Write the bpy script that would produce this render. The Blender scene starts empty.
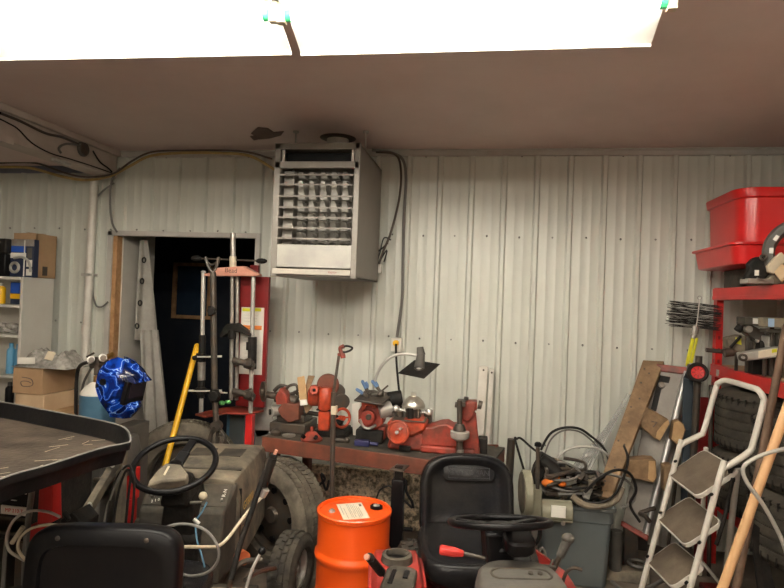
import bpy, bmesh, math, random
from mathutils import Vector, Matrix, Euler
random.seed(7)
C = bpy.context.scene.collection
V = Vector
PI = math.pi
sin, cos, rad = math.sin, math.cos, math.radians

# ------------------------------------------------------------------ camera
F = 590.0; EYE = 1.6
yaw, pit, rol = rad(9.48), rad(.58), rad(2.12)
FW = V((-sin(yaw)*cos(pit), cos(yaw)*cos(pit), sin(pit)))
_r = V((cos(yaw), sin(yaw), 0)); _u = _r.cross(FW)
RT = cos(rol)*_r + sin(rol)*_u; UP = -sin(rol)*_r + cos(rol)*_u
def P(x, y, Y):
    """world point seen at pixel x,y when it stands at world depth Y"""
    d = FW + RT*((x-392)/F) + UP*((294-y)/F)
    return d*(Y/d.y) + V((0, 0, EYE))
def PZ(x, y, z):
    d = FW + RT*((x-392)/F) + UP*((294-y)/F)
    return d*((z-EYE)/d.z) + V((0, 0, EYE))
cd = bpy.data.cameras.new('camera'); cam = bpy.data.objects.new('camera', cd); C.objects.link(cam)
cd.sensor_width = 36; cd.lens = F/784*36; cd.clip_start = .05
M = Matrix((RT, UP, -FW)).transposed().to_4x4(); M.translation = V((0, 0, EYE)); cam.matrix_world = M
bpy.context.scene.camera = cam

# --------------------------------------------------------------- materials
def mat(name, col, rough=.6, metal=0., col2=None, scale=8., amt=.5, bump=0., bscale=40., emit=None, es=0., stretch=None, contrast=.25, alpha=1., coat=0.):
    m = bpy.data.materials.new(name); m.use_nodes = True
    nt = m.node_tree; b = nt.nodes['Principled BSDF']
    b.inputs['Base Color'].default_value = (*col, 1); b.inputs['Roughness'].default_value = rough
    b.inputs['Metallic'].default_value = metal
    if max(col) < .05 and metal < .1: b.inputs['Specular IOR Level'].default_value = .2
    if coat: b.inputs['Coat Weight'].default_value = coat; b.inputs['Coat Roughness'].default_value = .1
    if emit: b.inputs['Emission Color'].default_value = (*emit, 1); b.inputs['Emission Strength'].default_value = es
    if alpha < 1: b.inputs['Alpha'].default_value = alpha
    tc = nt.nodes.new('ShaderNodeTexCoord'); mp = nt.nodes.new('ShaderNodeMapping')
    nt.links.new(tc.outputs['Object'], mp.inputs[0])
    if stretch: mp.inputs['Scale'].default_value = stretch
    if col2 is None: col2 = tuple(c*.7 for c in col)
    n = nt.nodes.new('ShaderNodeTexNoise'); n.inputs['Scale'].default_value = scale; n.inputs['Detail'].default_value = 6
    n.inputs['Roughness'].default_value = .65
    nt.links.new(mp.outputs[0], n.inputs['Vector'])
    r = nt.nodes.new('ShaderNodeMapRange'); r.inputs[1].default_value = .5-contrast/2; r.inputs[2].default_value = .5+contrast/2
    r.inputs[3].default_value = 0; r.inputs[4].default_value = amt
    nt.links.new(n.outputs['Fac'], r.inputs[0])
    mx = nt.nodes.new('ShaderNodeMix'); mx.data_type = 'RGBA'
    mx.inputs[6].default_value = (*col, 1); mx.inputs[7].default_value = (*col2, 1)
    nt.links.new(r.outputs[0], mx.inputs[0]); nt.links.new(mx.outputs[2], b.inputs['Base Color'])
    if bump:
        n2 = nt.nodes.new('ShaderNodeTexNoise'); n2.inputs['Scale'].default_value = bscale; n2.inputs['Detail'].default_value = 4
        nt.links.new(mp.outputs[0], n2.inputs['Vector'])
        bp = nt.nodes.new('ShaderNodeBump'); bp.inputs['Strength'].default_value = bump; bp.inputs['Distance'].default_value = .01
        nt.links.new(n2.outputs['Fac'], bp.inputs['Height']); nt.links.new(bp.outputs[0], b.inputs['Normal'])
    return m
siding = mat('siding', (.64, .65, .585), .4, 0, (.56, .565, .50), 1.6, .5)
screwm = mat('screw', (.25, .25, .23), .5, .6)
ceilm = mat('ceiling_steel', (.72, .585, .545), .6, 0, (.62, .49, .45), 1.3, .6)
floorm = mat('floor_concrete', (.23, .185, .145), .8, 0, (.12, .095, .075), 3, .8, .3, 30)
trimw = mat('painted_trim', (.52, .50, .46), .5, 0, (.4, .37, .33), 6, .5)
beamm = mat('beam_paint', (.60, .52, .46), .55, 0, (.42, .35, .3), 5, .6)
wood = mat('wood_old', (.32, .205, .11), .75, 0, (.14, .085, .045), 9, .8, .3, 60, stretch=(1, 1, 1))
woodl = mat('wood_light', (.55, .36, .18), .7, 0, (.38, .22, .1), 10, .6)
woodj = mat('wood_jamb', (.52, .30, .14), .7, 0, (.30, .15, .06), 14, .8)
card = mat('cardboard', (.42, .27, .15), .85, 0, (.33, .2, .1), 6, .5)
cardl = mat('cardboard_light', (.58, .42, .26), .85, 0, (.45, .3, .18), 6, .5)
hoodw = mat('lamp_enamel', (.85, .84, .8), .35, 0, (.8, .78, .74), 5, .3)
tube = mat('fluorescent_tube', (1, 1, 1), .3, 0, (1, 1, 1), emit=(1, .93, .80), es=34)
green = mat('green_cap', (.05, .5, .2), .4)
blackp = mat('black_plastic', (.005, .005, .006), .36, 0, (.009, .008, .008), 12, .6)
blackm = mat('black_rough', (.010, .0095, .009), .6, 0, (.028, .023, .019), 14, .7, .3, 60)
blackv = mat('black_vinyl', (.009, .0095, .012), .27, 0, (.030, .026, .022), 5, .6, .08, 90)
rubber = mat('tire_rubber', (.035, .032, .028), .8, 0, (.10, .085, .065), 7, .7, .3, 40)
rubberd = mat('tire_dusty', (.16, .135, .10), .9, 0, (.06, .05, .04), 9, .8, .3, 40)
traym = mat('tray_poly', (.006, .006, .007), .35, 0, (.016, .014, .012), 9, .5, .1, 50)
trayf = mat('tray_dirt', (.022, .018, .015), .5, 0, (.12, .092, .07), 5, .8, .3, 50, contrast=.3)
dust = mat('dusty_plastic', (.25, .205, .145), .8, 0, (.06, .055, .045), 5, .9, .2, 40, contrast=.25)
dustd = mat('dusty_dark', (.045, .042, .036), .65, 0, (.11, .092, .07), 8, .7, .2, 40)
steel = mat('steel', (.42, .40, .37), .35, .55, (.25, .2, .15), 12, .6)
steeld = mat('steel_dark', (.075, .068, .06), .45, .45, (.11, .075, .05), 14, .7, .2, 50)
chrome = mat('chrome', (.72, .70, .65), .25, .55)
galv = mat('galvanised', (.50, .48, .44), .45, .4, (.38, .36, .33), 10, .6)
heatm = mat('heater_enamel', (.23, .21, .185), .5, .1, (.2, .18, .155), 4, .6)
heatl = mat('heater_light', (.32, .31, .285), .45, .1, (.5, .48, .43), 5, .5)
orange = mat('drum_orange', (.85, .10, .008), .38, 0, (.72, .07, .007), 6, .4, coat=.3)
redm = mat('machine_red', (.34, .04, .022), .5, 0, (.10, .03, .018), 9, .9, .2, 50)
redo = mat('machine_orange_red', (.50, .058, .018), .42, 0, (.14, .035, .02), 10, .85, .2, 50)
redb = mat('bench_red_oxide', (.19, .052, .028), .6, 0, (.09, .036, .022), 9, .8, .2, 50)
redr = mat('rack_red', (.62, .02, .018), .4, 0, (.42, .015, .012), 5, .5)
redp = mat('red_poly', (.62, .012, .012), .35, 0, (.5, .01, .01), 4, .4, coat=.2)
redd = mat('red_dark', (.24, .009, .009), .4, 0, (.14, .008, .008), 6, .5)
redt = mat('tractor_red', (.36, .022, .018), .4, 0, (.22, .03, .022), 7, .7, coat=.15)
pink = mat('faded_red', (.58, .30, .22), .55, 0, (.5, .18, .12), 14, .6)
grayp = mat('gray_plastic', (.075, .071, .064), .55, 0, (.13, .115, .095), 7, .6, .15, 60)
grayt = mat('tote_gray', (.12, .145, .15), .55, 0, (.15, .16, .155), 5, .5)
housing = mat('housing_gray', (.20, .178, .15), .45, .1, (.13, .11, .09), 7, .7)
white = mat('white_paint', (.74, .71, .64), .4, 0, (.55, .5, .43), 9, .5)
whites = mat('shelf_white', (.62, .60, .54), .5, 0, (.55, .52, .46), 6, .5)
paper = mat('paper', (.75, .66, .52), .7, 0, (.68, .58, .45), 9, .4)
paperw = mat('paper_white', (.8, .77, .7), .7, 0, (.7, .66, .58), 9, .4)
ink = mat('ink', (.12, .09, .08), .7)
yellow = mat('yellow_paint', (.9, .50, .01), .4, 0, (.7, .36, .01), 8, .4)
yellowl = mat('yellow_lime', (.75, .72, .03), .35)
bluec = mat('cylinder_blue', (.085, .20, .30), .4, 0, (.06, .14, .22), 7, .5)
blueb = mat('bottle_blue', (.12, .35, .55), .35, 0, (.1, .3, .5), 8, .4)
bluel = mat('label_blue', (.02, .10, .5), .5)
bluet = mat('handle_blue', (.10, .19, .36), .5)
navy = mat('navy', (.02, .03, .07), .5)
silverc = mat('gauge_silver', (.6, .57, .5), .3, .8)
brass = mat('brass', (.55, .32, .1), .35, .9)
canvas = mat('canvas', (.40, .38, .34), .85, 0, (.28, .26, .23), 5, .7, .3, 90)
plasticw = mat('bag_plastic', (.46, .44, .40), .25, 0, (.2, .19, .17), 20, .9, .6, 25)
boardw = mat('board_painted', (.55, .52, .46), .6, 0, (.48, .44, .38), 5, .5)
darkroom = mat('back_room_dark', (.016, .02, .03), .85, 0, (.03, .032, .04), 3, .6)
glassd = mat('night_glass', (.02, .035, .06), .12, 0, (.03, .05, .08), 6, .7)
cable = mat('cable_black', (.02, .018, .017), .5)
cabley = mat('cable_yellow', (.50, .36, .13), .6, 0, (.3, .2, .08), 12, .6)
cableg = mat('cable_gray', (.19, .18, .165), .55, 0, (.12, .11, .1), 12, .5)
cream = mat('cream_hose', (.62, .54, .40), .5, 0, (.45, .38, .27), 12, .5)
stain = mat('rust_stain', (.17, .11, .09), .8, 0, (.12, .08, .06), 12, .5)
stepm = mat('step_rubber', (.12, .092, .066), .9, 0, (.2, .155, .11), 10, .6, .3, 120)
orag = mat('orange_rag', (.85, .22, .02), .7, 0, (.6, .1, .01), 16, .6, .5, 60)
greenr = mat('green_rag', (.12, .42, .12), .8)
grindm = mat('grinder_paint', (.27, .26, .19), .5, 0, (.22, .2, .14), 14, .7, .2, 50)
clear = mat('clear_sleeve', (.75, .75, .72), .15, alpha=.22)
speck = mat('speckled_board', (.85, .72, .52), .95, 0, (.10, .085, .06), 34, .9, .6, 60, contrast=.2)
plyd = mat('deck_plywood', (.5, .38, .24), .8, 0, (.4, .28, .17), 8, .5)
tag_o = mat('label_orange', (.85, .25, .05), .5)
# welding hood: blue with branching lightning
helm = bpy.data.materials.new('helmet_lightning'); helm.use_nodes = True
nt = helm.node_tree; b = nt.nodes['Principled BSDF']; b.inputs['Roughness'].default_value = .18
tc = nt.nodes.new('ShaderNodeTexCoord'); n1 = nt.nodes.new('ShaderNodeTexNoise'); n1.inputs['Scale'].default_value = 7; n1.inputs['Detail'].default_value = 2.5; n1.inputs['Distortion'].default_value = 1.8
nt.links.new(tc.outputs['Object'], n1.inputs['Vector'])
cr = nt.nodes.new('ShaderNodeValToRGB'); nt.links.new(n1.outputs['Fac'], cr.inputs[0])
e = cr.color_ramp.elements; e[0].position = .30; e[0].color = (.002, .006, .03, 1); e[1].position = .80; e[1].color = (.005, .03, .2, 1)
for p_, c_ in ((.42, (.001, .007, .06, 1)), (.49, (.003, .05, .38, 1)), (.5, (.35, .6, .95, 1)), (.51, (.004, .06, .45, 1)), (.6, (.002, .012, .12, 1))):
    q = cr.color_ramp.elements.new(p_); q.color = c_
nt.links.new(cr.outputs[0], b.inputs['Base Color'])

# ------------------------------------------------------------- mesh builder
def frame(o, x, y):
    x = V(x).normalized(); z = x.cross(V(y)).normalized(); y = z.cross(x)
    m = Matrix((x, y, z)).transposed().to_4x4(); m.translation = V(o); return m
def axis(o, d, up=(0, 0, 1)):
    """frame whose z axis runs along d"""
    d = V(d).normalized(); up = V(up)
    if abs(d.dot(up)) > .98: up = V((0, 1, 0)) if abs(d.y) < .9 else V((1, 0, 0))
    x = up.cross(d).normalized(); y = d.cross(x)
    m = Matrix((x, y, d)).transposed().to_4x4(); m.translation = V(o); return m
def rrect(w, h, r, n=4):
    out = []
    for cx, cy, a0 in ((w/2-r, h/2-r, 0), (-w/2+r, h/2-r, 90), (-w/2+r, -h/2+r, 180), (w/2-r, -h/2+r, 270)):
        for k in range(n+1):
            a = rad(a0+90*k/n); out.append((cx+r*cos(a), cy+r*sin(a)))
    return out
def supere(w, h, p, n=32):
    out = []
    for k in range(n):
        a = 2*PI*k/n; c, s = cos(a), sin(a)
        out.append((w/2*math.copysign(abs(c)**(2/p), c), h/2*math.copysign(abs(s)**(2/p), s)))
    return out
def circ(r, n=24): return [(r*cos(2*PI*k/n), r*sin(2*PI*k/n)) for k in range(n)]
def smooth(pts, n=8, closed=False):
    pts = [V(p) for p in pts]; N = len(pts); out = []
    rng = range(N) if closed else range(N-1)
    for i in rng:
        if closed: a, b_, c, d = pts[i-1], pts[i], pts[(i+1) % N], pts[(i+2) % N]
        else: a, b_, c, d = pts[max(i-1, 0)], pts[i], pts[i+1], pts[min(i+2, N-1)]
        for k in range(n):
            t = k/n
            out.append(.5*((2*b_)+(-a+c)*t+(2*a-5*b_+4*c-d)*t*t+(-a+3*b_-3*c+d)*t*t*t))
    if not closed: out.append(pts[-1])
    return out
class MB:
    def __init__(s, T=None): s.v = []; s.f = []; s.m = []; s.mi = 0; s.T = T
    def add(s, vs, fs):
        o = len(s.v)
        for p in vs: s.v.append((s.T @ V(p)) if s.T else V(p))
        for f in fs: s.f.append([i+o for i in f]); s.m.append(s.mi)
        return s
    def mat(s, i): s.mi = i; return s
    def hexa(s, c):   # 8 corners: bottom 4 ccw, top 4 ccw
        return s.add(c, [(3, 2, 1, 0), (4, 5, 6, 7), (0, 1, 5, 4), (1, 2, 6, 5), (2, 3, 7, 6), (3, 0, 4, 7)])
    def box(s, a, b):
        x0, x1 = sorted((a[0], b[0])); y0, y1 = sorted((a[1], b[1])); z0, z1 = sorted((a[2], b[2]))
        return s.hexa([(x0, y0, z0), (x1, y0, z0), (x1, y1, z0), (x0, y1, z0), (x0, y0, z1), (x1, y0, z1), (x1, y1, z1), (x0, y1, z1)])
    def fbox(s, M, w, h, d):  # box centred on frame
        return s.hexa([M @ V((a*w/2, b_*h/2, c*d/2)) for a, b_, c in ((-1, -1, -1), (1, -1, -1), (1, 1, -1), (-1, 1, -1), (-1, -1, 1), (1, -1, 1), (1, 1, 1), (-1, 1, 1))])
    def pbox(s, x0, y0, x1, y1, Y, d):  # front face covers the pixel rectangle at depth Y
        a = P(x0, y0, Y); b_ = P(x1, y1, Y); return s.box(a, (b_.x, Y+d, b_.z))
    def slab(s, q, t, up=None):  # quad corners, thickness along normal (away)
        q = [V(p) for p in q]; n = (q[1]-q[0]).cross(q[3]-q[0]).normalized()*t
        return s.hexa(q+[p+n for p in q])
    def bar(s, a, b, w, h, up=(0, 0, 1)):
        a, b = V(a), V(b); M = axis((a+b)/2, b-a, up); return s.fbox(M, w, h, (b-a).length)
    def rings(s, M, rs, cap=True):  # rs: list of loops of 3d local points
        n = len(rs[0]); vs = [M @ V(p) for r in rs for p in r]; fs = []
        for i in range(len(rs)-1):
            for k in range(n):
                k2 = (k+1) % n; fs.append((i*n+k, i*n+k2, (i+1)*n+k2, (i+1)*n+k))
        if cap: fs.append(tuple(range(n-1, -1, -1))); fs.append(tuple(range((len(rs)-1)*n, len(rs)*n)))
        return s.add(vs, fs)
    def stack(s, M, outline, lv, cap=True):  # lv: (scale_x, scale_y, z)
        return s.rings(M, [[(x*a, y*b_, z) for x, y in outline] for a, b_, z in lv], cap)
    def lathe(s, M, prof, n=24, cap=True):
        return s.rings(M, [[(r*x, r*y, z) for x, y in circ(1, n)] for r, z in prof], cap)
    def cyl(s, a, b, r, r2=None, n=16):
        a, b = V(a), V(b); r2 = r if r2 is None else r2
        return s.lathe(axis(a, b-a), [(r, 0), (r2, (b-a).length)], n)
    def pcyl(s, x0, y0, x1, y1, Y, rp, Y2=None, n=14, rp2=None):
        Y2 = Y if Y2 is None else Y2
        return s.cyl(P(x0, y0, Y), P(x1, y1, Y2), rp*Y/F, None if rp2 is None else rp2*Y2/F, n)
    def disc(s, x, y, Y, rp, t, d=(0, -1, 0), n=24):  # thick disc centred at a pixel, radius in px
        c = P(x, y, Y); d = V(d).normalized(); return s.cyl(c-d*t/2, c+d*t/2, rp*Y/F, None, n)
    def tube(s, pts, r, n=8, closed=False, sm=6):
        pts = smooth(pts, sm, closed) if sm else [V(p) for p in pts]
        N = len(pts); rings_ = []; up = None
        for i, p in enumerate(pts):
            t = (pts[(i+1) % N]-pts[i-1]) if closed else (pts[min(i+1, N-1)]-pts[max(i-1, 0)])
            t.normalize()
            if up is None: up = V((0, 0, 1)) if abs(t.z) < .9 else V((1, 0, 0))
            x = up.cross(t); x = x.normalized() if x.length > 1e-4 else V((1, 0, 0)); y = t.cross(x); up = y
            rings_.append([p+(x*cos(2*PI*k/n)+y*sin(2*PI*k/n))*r for k in range(n)])
        vs = [q for g in rings_ for q in g]; fs = []
        for i in range(N if closed else N-1):
            j = (i+1) % N
            for k in range(n): k2 = (k+1) % n; fs.append((i*n+k, i*n+k2, j*n+k2, j*n+k))
        if not closed: fs.append(tuple(range(n-1, -1, -1))); fs.append(tuple(range((N-1)*n, N*n)))
        return s.add(vs, fs)
    def ptube(s, pp, Y, rp, n=8, sm=6, closed=False):  # pixel path; Y number or per-point in tuple
        pts = [P(p[0], p[1], p[2] if len(p) > 2 else Y) for p in pp]
        return s.tube(pts, rp*Y/F, n, closed, sm)
    def torus(s, M, R, r, N=32, n=8):
        return s.tube([M @ V((R*cos(2*PI*k/N), R*sin(2*PI*k/N), 0)) for k in range(N)], r, n, True, 0)
    def ball(s, c, r, n=12, sc=(1, 1, 1)):
        M = Matrix.Translation(V(c)); 
        return s.rings(M, [[(r*sc[0]*sin(a)*x, r*sc[1]*sin(a)*y, -r*sc[2]*cos(a)) for x, y in circ(1, n)] for a in [PI*(k+.02)/(n//2+.04) for k in range(n//2+1)]])
    def prism(s, pts, d):  # 3d polygon extruded by vector d
        pts = [V(p) for p in pts]; d = V(d); n = len(pts)
        return s.add(pts+[p+d for p in pts], [tuple(range(n-1, -1, -1)), tuple(range(n, 2*n))]+[(k, (k+1) % n, n+(k+1) % n, n+k) for k in range(n)])
    def pprism(s, pp, Y, d): return s.prism([P(x, y, Y) for x, y in pp], (0, d, 0))
    def text(s, txt, M, size, t=.001):
        cu = bpy.data.curves.new('t', 'FONT'); cu.body = txt; cu.size = size; cu.extrude = t; cu.align_x = 'CENTER'; cu.align_y = 'CENTER'; cu.resolution_u = 3
        o = bpy.data.objects.new('t', cu); C.objects.link(o)
        me = bpy.data.meshes.new_from_object(o.evaluated_get(bpy.context.evaluated_depsgraph_get()))
        s.add([M @ v.co for v in me.vertices], [tuple(p.vertices) for p in me.polygons])
        bpy.data.objects.remove(o); bpy.data.curves.remove(cu); bpy.data.meshes.remove(me); return s

def mesh_obj(name, mb, mats, par=None, root=None, bevel=0., angle=35, origin=None, local=False):
    if not isinstance(mats, (list, tuple)): mats = [mats]
    me = bpy.data.meshes.new(name)
    vs = mb.v
    if root is not None and not local:
        inv = ROOTM[root.name].inverted(); vs = [inv @ v for v in vs]
    off = V((0, 0, 0))
    if origin is not None: off = V(origin); vs = [v-off for v in vs]
    me.from_pydata([tuple(v) for v in vs], [], mb.f)
    for m in mats: me.materials.append(m)
    me.polygons.foreach_set('material_index', mb.m)
    bm = bmesh.new(); bm.from_mesh(me); bmesh.ops.recalc_face_normals(bm, faces=bm.faces); bm.to_mesh(me); bm.free()
    me.polygons.foreach_set('use_smooth', [True]*len(me.polygons))
    me.set_sharp_from_angle(angle=rad(angle)); me.update()
    o = bpy.data.objects.new(name, me); C.objects.link(o); o.location = off
    if par is not None: o.parent = par
    if bevel:
        bv = o.modifiers.new('bevel', 'BEVEL'); bv.width = bevel; bv.segments = 2; bv.limit_method = 'ANGLE'; bv.angle_limit = rad(40)
    return o
ROOTM = {}
class Thing:
    def __init__(s, name, label, cat, loc, rz=0, group=None):
        o = bpy.data.objects.new(name, None); C.objects.link(o); o.empty_display_size = .05
        o.location = loc; o.rotation_euler = (0, 0, rz); o['label'] = label; o['category'] = cat
        if group: o['group'] = group
        m = Matrix.Rotation(rz, 4, 'Z'); m.translation = V(loc); ROOTM[o.name] = m; s.o = o
    def part(s, name, mb, m, bevel=0., par=None, local=False, label=None, angle=35):
        o = mesh_obj(name, mb, m, par or s.o, s.o, bevel, angle, None, local)
        if label: o['label'] = label
        return o
def single(name, mb, m, label, cat, group=None, bevel=0., angle=35):
    zs = min(v.z for v in mb.v); n = len(mb.v)
    org = V((sum(v.x for v in mb.v)/n, sum(v.y for v in mb.v)/n, zs))
    o = mesh_obj(name, mb, m, None, None, bevel, angle, org)
    o['label'] = label; o['category'] = cat
    if group: o['group'] = group
    return o
def struct(name, mb, m, bevel=0., par=None):
    o = mesh_obj(name, mb, m, par, None, bevel)
    if par is None: o['kind'] = 'structure'
    return o
def copy_tree(o, parent=None):
    c = o.copy(); C.objects.link(c); c.parent = parent
    for ch in list(o.children): copy_tree(ch, c)
    return c
def foot(x, y, Y, z=0): p = P(x, y, Y); return V((p.x, p.y, z))

# ================================================================= SETTING
YW = 4.28; ZC = 2.70; PITCH = .2286; X0 = -.617
def siding_mesh(mb, xa, xb, za, zb, y=YW):
    xs = [xa]; n0 = math.floor((xa-X0)/PITCH)-1; n1 = math.ceil((xb-X0)/PITCH)+1
    pr = []
    for n in range(n0, n1+1):
        c = X0+n*PITCH
        for dx, h in ((-.024, 0), (-.012, .024), (.012, .024), (.024, 0), (.072, 0), (.078, .0022), (.084, .0022), (.090, 0), (.138, 0), (.144, .0022), (.150, .0022), (.156, 0)): pr.append((c+dx, h))
    pr = [(xa, 0)]+[p for p in pr if xa+.001 < p[0] < xb-.001]+[(xb, 0)]
    o = [(x, y-h, z) for z in (za, zb) for x, h in pr]; k = len(pr)
    mb.add(o, [(i, i+1, k+i+1, k+i) for i in range(k-1)])
    # backing skin so the wall has thickness
    mb.box((xa, y+.004, za), (xb, y+.05, zb))
w = MB()
siding_mesh(w, -5.2, -2.975, 0, 2.72); siding_mesh(w, -2.975, -1.778, 2.035, 2.72); siding_mesh(w, -1.778, 2.1, 0, 2.72)
w.mat(1)
for n in range(-19, 12):
    x = X0+n*PITCH+.118
    for z in (2.66, 2.08, 1.33, .62):
        if -2.98 < x < -1.77 and z < 2.05: continue
        w.cyl((x, YW, z+.006*((n*7) % 3-1)), (x, YW-.007, z), .0065, None, 8)
struct('wall_back', w, [siding, screwm])
w = MB(); siding_mesh(w, -.4, 6.6, 0, 2.72, 0)
w.v = [V((2.12+v.y*-1, 4.3-v.x-.2, v.z)) for v in w.v]
struct('wall_right', w, siding)
struct('wall_left', MB().box((-5.25, -2.6, 0), (-5.2, 4.33, 2.72)), trimw)
struct('wall_front', MB().box((-5.25, -2.65, 0), (2.2, -2.6, 2.72)), trimw)
struct('ceiling', MB().box((-3.0, -2.6, 2.70), (2.2, 4.33, 2.76)), ceilm)
struct('ceiling_low', MB().box((-5.25, -2.6, 2.585), (-3.0, 4.33, 2.64)), ceilm)
struct('floor', MB().box((-5.25, -2.65, -.05), (2.2, YW+.06, 0)), floorm)
b = MB(); b.box((-3.12, -2.6, 2.49), (-2.96, YW-.03, 2.70)); b.box((-2.965, -2.6, 2.655), (-2.93, YW-.03, 2.70))
struct('trim_1', b, beamm, .006)
struct('trim_2', MB().box((-2.93, YW-.032, 2.655), (2.1, YW-.002, 2.70)).box((-2.93, YW-.05, 2.69), (2.1, YW-.03, 2.70)), trimw, .002)
struct('trim_3', MB().box((-5.2, YW-.03, 2.53), (-3.12, YW-.002, 2.585)), mat('trim_dark', (.16, .17, .22), .5))
# doorway: casing, wooden jamb, reveal, back room
b = MB(); b.box((-3.015, YW-.035, 0), (-2.975, YW+.02, 2.065)); b.box((-3.015, YW-.035, 2.03), (-1.74, YW+.02, 2.07)); b.box((-1.778, YW-.035, 0), (-1.74, YW+.02, 2.03))
struct('trim_4', b, trimw, .003)
struct('trim_5', MB().box((-2.975, YW-.02, 0), (-2.94, YW+.05, 2.03)), woodj, .003)
struct('trim_6', MB().box((-2.97, YW+.05, 0), (-2.93, YW+.5, 2.2)), boardw)
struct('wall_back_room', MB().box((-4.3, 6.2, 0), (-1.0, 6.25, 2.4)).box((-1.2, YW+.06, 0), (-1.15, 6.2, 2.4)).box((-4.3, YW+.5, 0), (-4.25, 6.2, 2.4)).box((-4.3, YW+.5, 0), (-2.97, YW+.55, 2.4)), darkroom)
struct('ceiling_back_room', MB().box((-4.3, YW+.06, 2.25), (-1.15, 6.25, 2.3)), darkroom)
wf = MB(); a = P(178, 266, 6.17); c = P(207, 316, 6.17)
wf.box((a.x-.05, 6.15, c.z-.04), (a.x, 6.2, a.z+.04)); wf.box((c.x, 6.15, c.z-.04), (c.x+.05, 6.2, a.z+.04)); wf.box((a.x, 6.15, a.z), (c.x, 6.2, a.z+.04)); wf.box((a.x, 6.15, c.z-.04), (c.x, 6.2, c.z))
wo = struct('window_1', wf, woodj, .003)
struct('window_pane', MB().box((a.x, 6.17, c.z), (c.x, 6.18, a.z)), glassd, par=wo)

# ============================================================ LIGHT FIXTURES
def fixture(xa, xb, yc, rz, label, zt=2.70, refl=True):
    t = Thing('fluorescent_fixture', label, 'ceiling light', ((xa+xb)/2, yc, zt), rz, 'twin tube shop lights on the ceiling')
    L = (xb-xa)/2
    T = ROOTM[t.o.name]
    b = MB(T); b.box((-L, -.06, -.10), (L, .06, -.001)); t.part('channel_body', b, hoodw, .004)
    for s_ in (1, -1):
        b = MB(T)
        if refl: b.prism([(-L, s_*.06, -.085), (-L, s_*.12, -.088), (-L, s_*.30, -.168), (-L, s_*.30, -.176), (-L, s_*.305, -.176), (-L, s_*.305, -.162), (-L, s_*.12, -.080), (-L, s_*.06, -.075)], (2*L, 0, 0))
        if refl: t.part('reflector', b, hoodw)
        b = MB(T); b.cyl((-L+.02, s_*.085, -.128), (L-.02, s_*.085, -.128), .019, None, 16); tb = t.part('tube', b, tube)
        for e_ in (-1, 1):
            b = MB(T); b.cyl((e_*(L-.035), s_*.085, -.128), (e_*(L-.012), s_*.085, -.128), .0205, None, 16); t.part('end_cap', b, green, par=tb)
            b = MB(T); b.box((e_*(L+.018), s_*.085-.014, -.155), (e_*(L-.012), s_*.085+.014, -.085)); t.part('socket', b, cream, .002)
    return t
fixture(-.745, .53, 1.87, rad(.9), 'twin tube shop light at upper centre, over the heater and the bare siding')
fixture(-2.04, -.775, 1.83, rad(1.8), 'twin tube shop light at the upper left corner of the room')
for xx, yy, ll in ((-1.35, -.6, 'left strip of the nearer row'), (.3, -.6, 'right strip of the nearer row'), (-.5, -1.9, 'strip of the farther row')):  # unseen strips added behind the camera to fill ceiling and upper wall
    fixture(xx-.61, xx+.61, yy, 0, 'added bare twin tube fill light, unseen behind the viewer, '+ll, 2.70 if xx > -3 else 2.585, False)

# ==================================================================== HEATER
hx0, hx1, hy0, hy1, hz0, hz1 = P(273.5, 200, 3.41).x, P(358, 200, 3.41).x, 3.41, 4.12, P(315, 277, 3.41).z, P(315, 143.5, 3.41).z
def hu(x): return hx0+(x-115)/275*(hx1-hx0)
def hz(y): return hz1-(y-110)/435*(hz1-hz0)
t = Thing('unit_heater', 'grey hanging unit heater with horizontal louvers, below the ceiling', 'heater', ((hx0+hx1)/2, 3.75, hz0))
b = MB(); th = .012
b.box((hx0, hy0+.02, hz0), (hx0+th, hy1, hz1)); b.box((hx1-th, hy0+.02, hz0), (hx1, hy1, hz1)); b.box((hx0, hy0+.02, hz1-th), (hx1, hy1, hz1)); b.box((hx0, hy0+.02, hz0), (hx1, hy1, hz0+th)); b.box((hx0, hy1-th, hz0), (hx1, hy1, hz1))
b.box((hx0+th, hy0+.28, hz0+.02), (hx1-th, hy0+.29, hz1-.02))
t.part('cabinet', b, heatm, .003)
b = MB(); b.box((hx0-.004, hy0, hz0-.004), (hu(133), hy0+.03, hz1+.004)); b.box((hu(374), hy0, hz0-.004), (hx1+.004, hy0+.03, hz1+.004)); b.box((hx0, hy0, hz(128)), (hx1, hy0+.03, hz1+.004)); b.box((hx0, hy0, hz(190)), (hx1, hy0+.03, hz(168)))
t.part('front_frame', b, heatm, .003)
b = MB(); b.box((hu(133), hy0+.1, hz(168)), (hu(374), hy0+.11, hz(128))); t.part('draft_opening', b, blackp, label='black recessed opening')
for x in (138, 364): b = MB(); b.box((hu(x), hy0+.002, hz(168)), (hu(x+8), hy0+.02, hz(130))); t.part('opening_trim', b, chrome)
b = MB(); b.box((hx0+.01, hy0+.004, hz(515)), (hx1-.01, hy0+.03, hz(440))); t.part('lower_panel', b, heatl, .003)
b = MB(); b.box((hx0+.01, hy0-.004, hz(538)), (hx1-.03, hy0+.02, hz(520))); ns = t.part('name_strip', b, [mat('strip', (.46, .42, .36), .4)], .002)
b = MB(); b.text('Reznor', frame((hu(318), hy0-.006, hz(529)), (1, 0, 0), (0, 0, 1)), .018, .0005); t.part('lettering', b, redd, par=ns, label='small red lettering')
louv = mat('louver_brown', (.19, .165, .14), .5)
for y in (213, 245, 283, 320, 353, 387, 422):
    b = MB(); z = hz(y); b.slab([(hu(132), hy0+.002, z+.004), (hu(372), hy0+.002, z+.004), (hu(372), hy0+.05, z+.010), (hu(132), hy0+.05, z+.010)], .002); b.box((hu(132), hy0, z-.003), (hu(372), hy0+.004, z+.007)); t.part('louver', b, louv)
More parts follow.
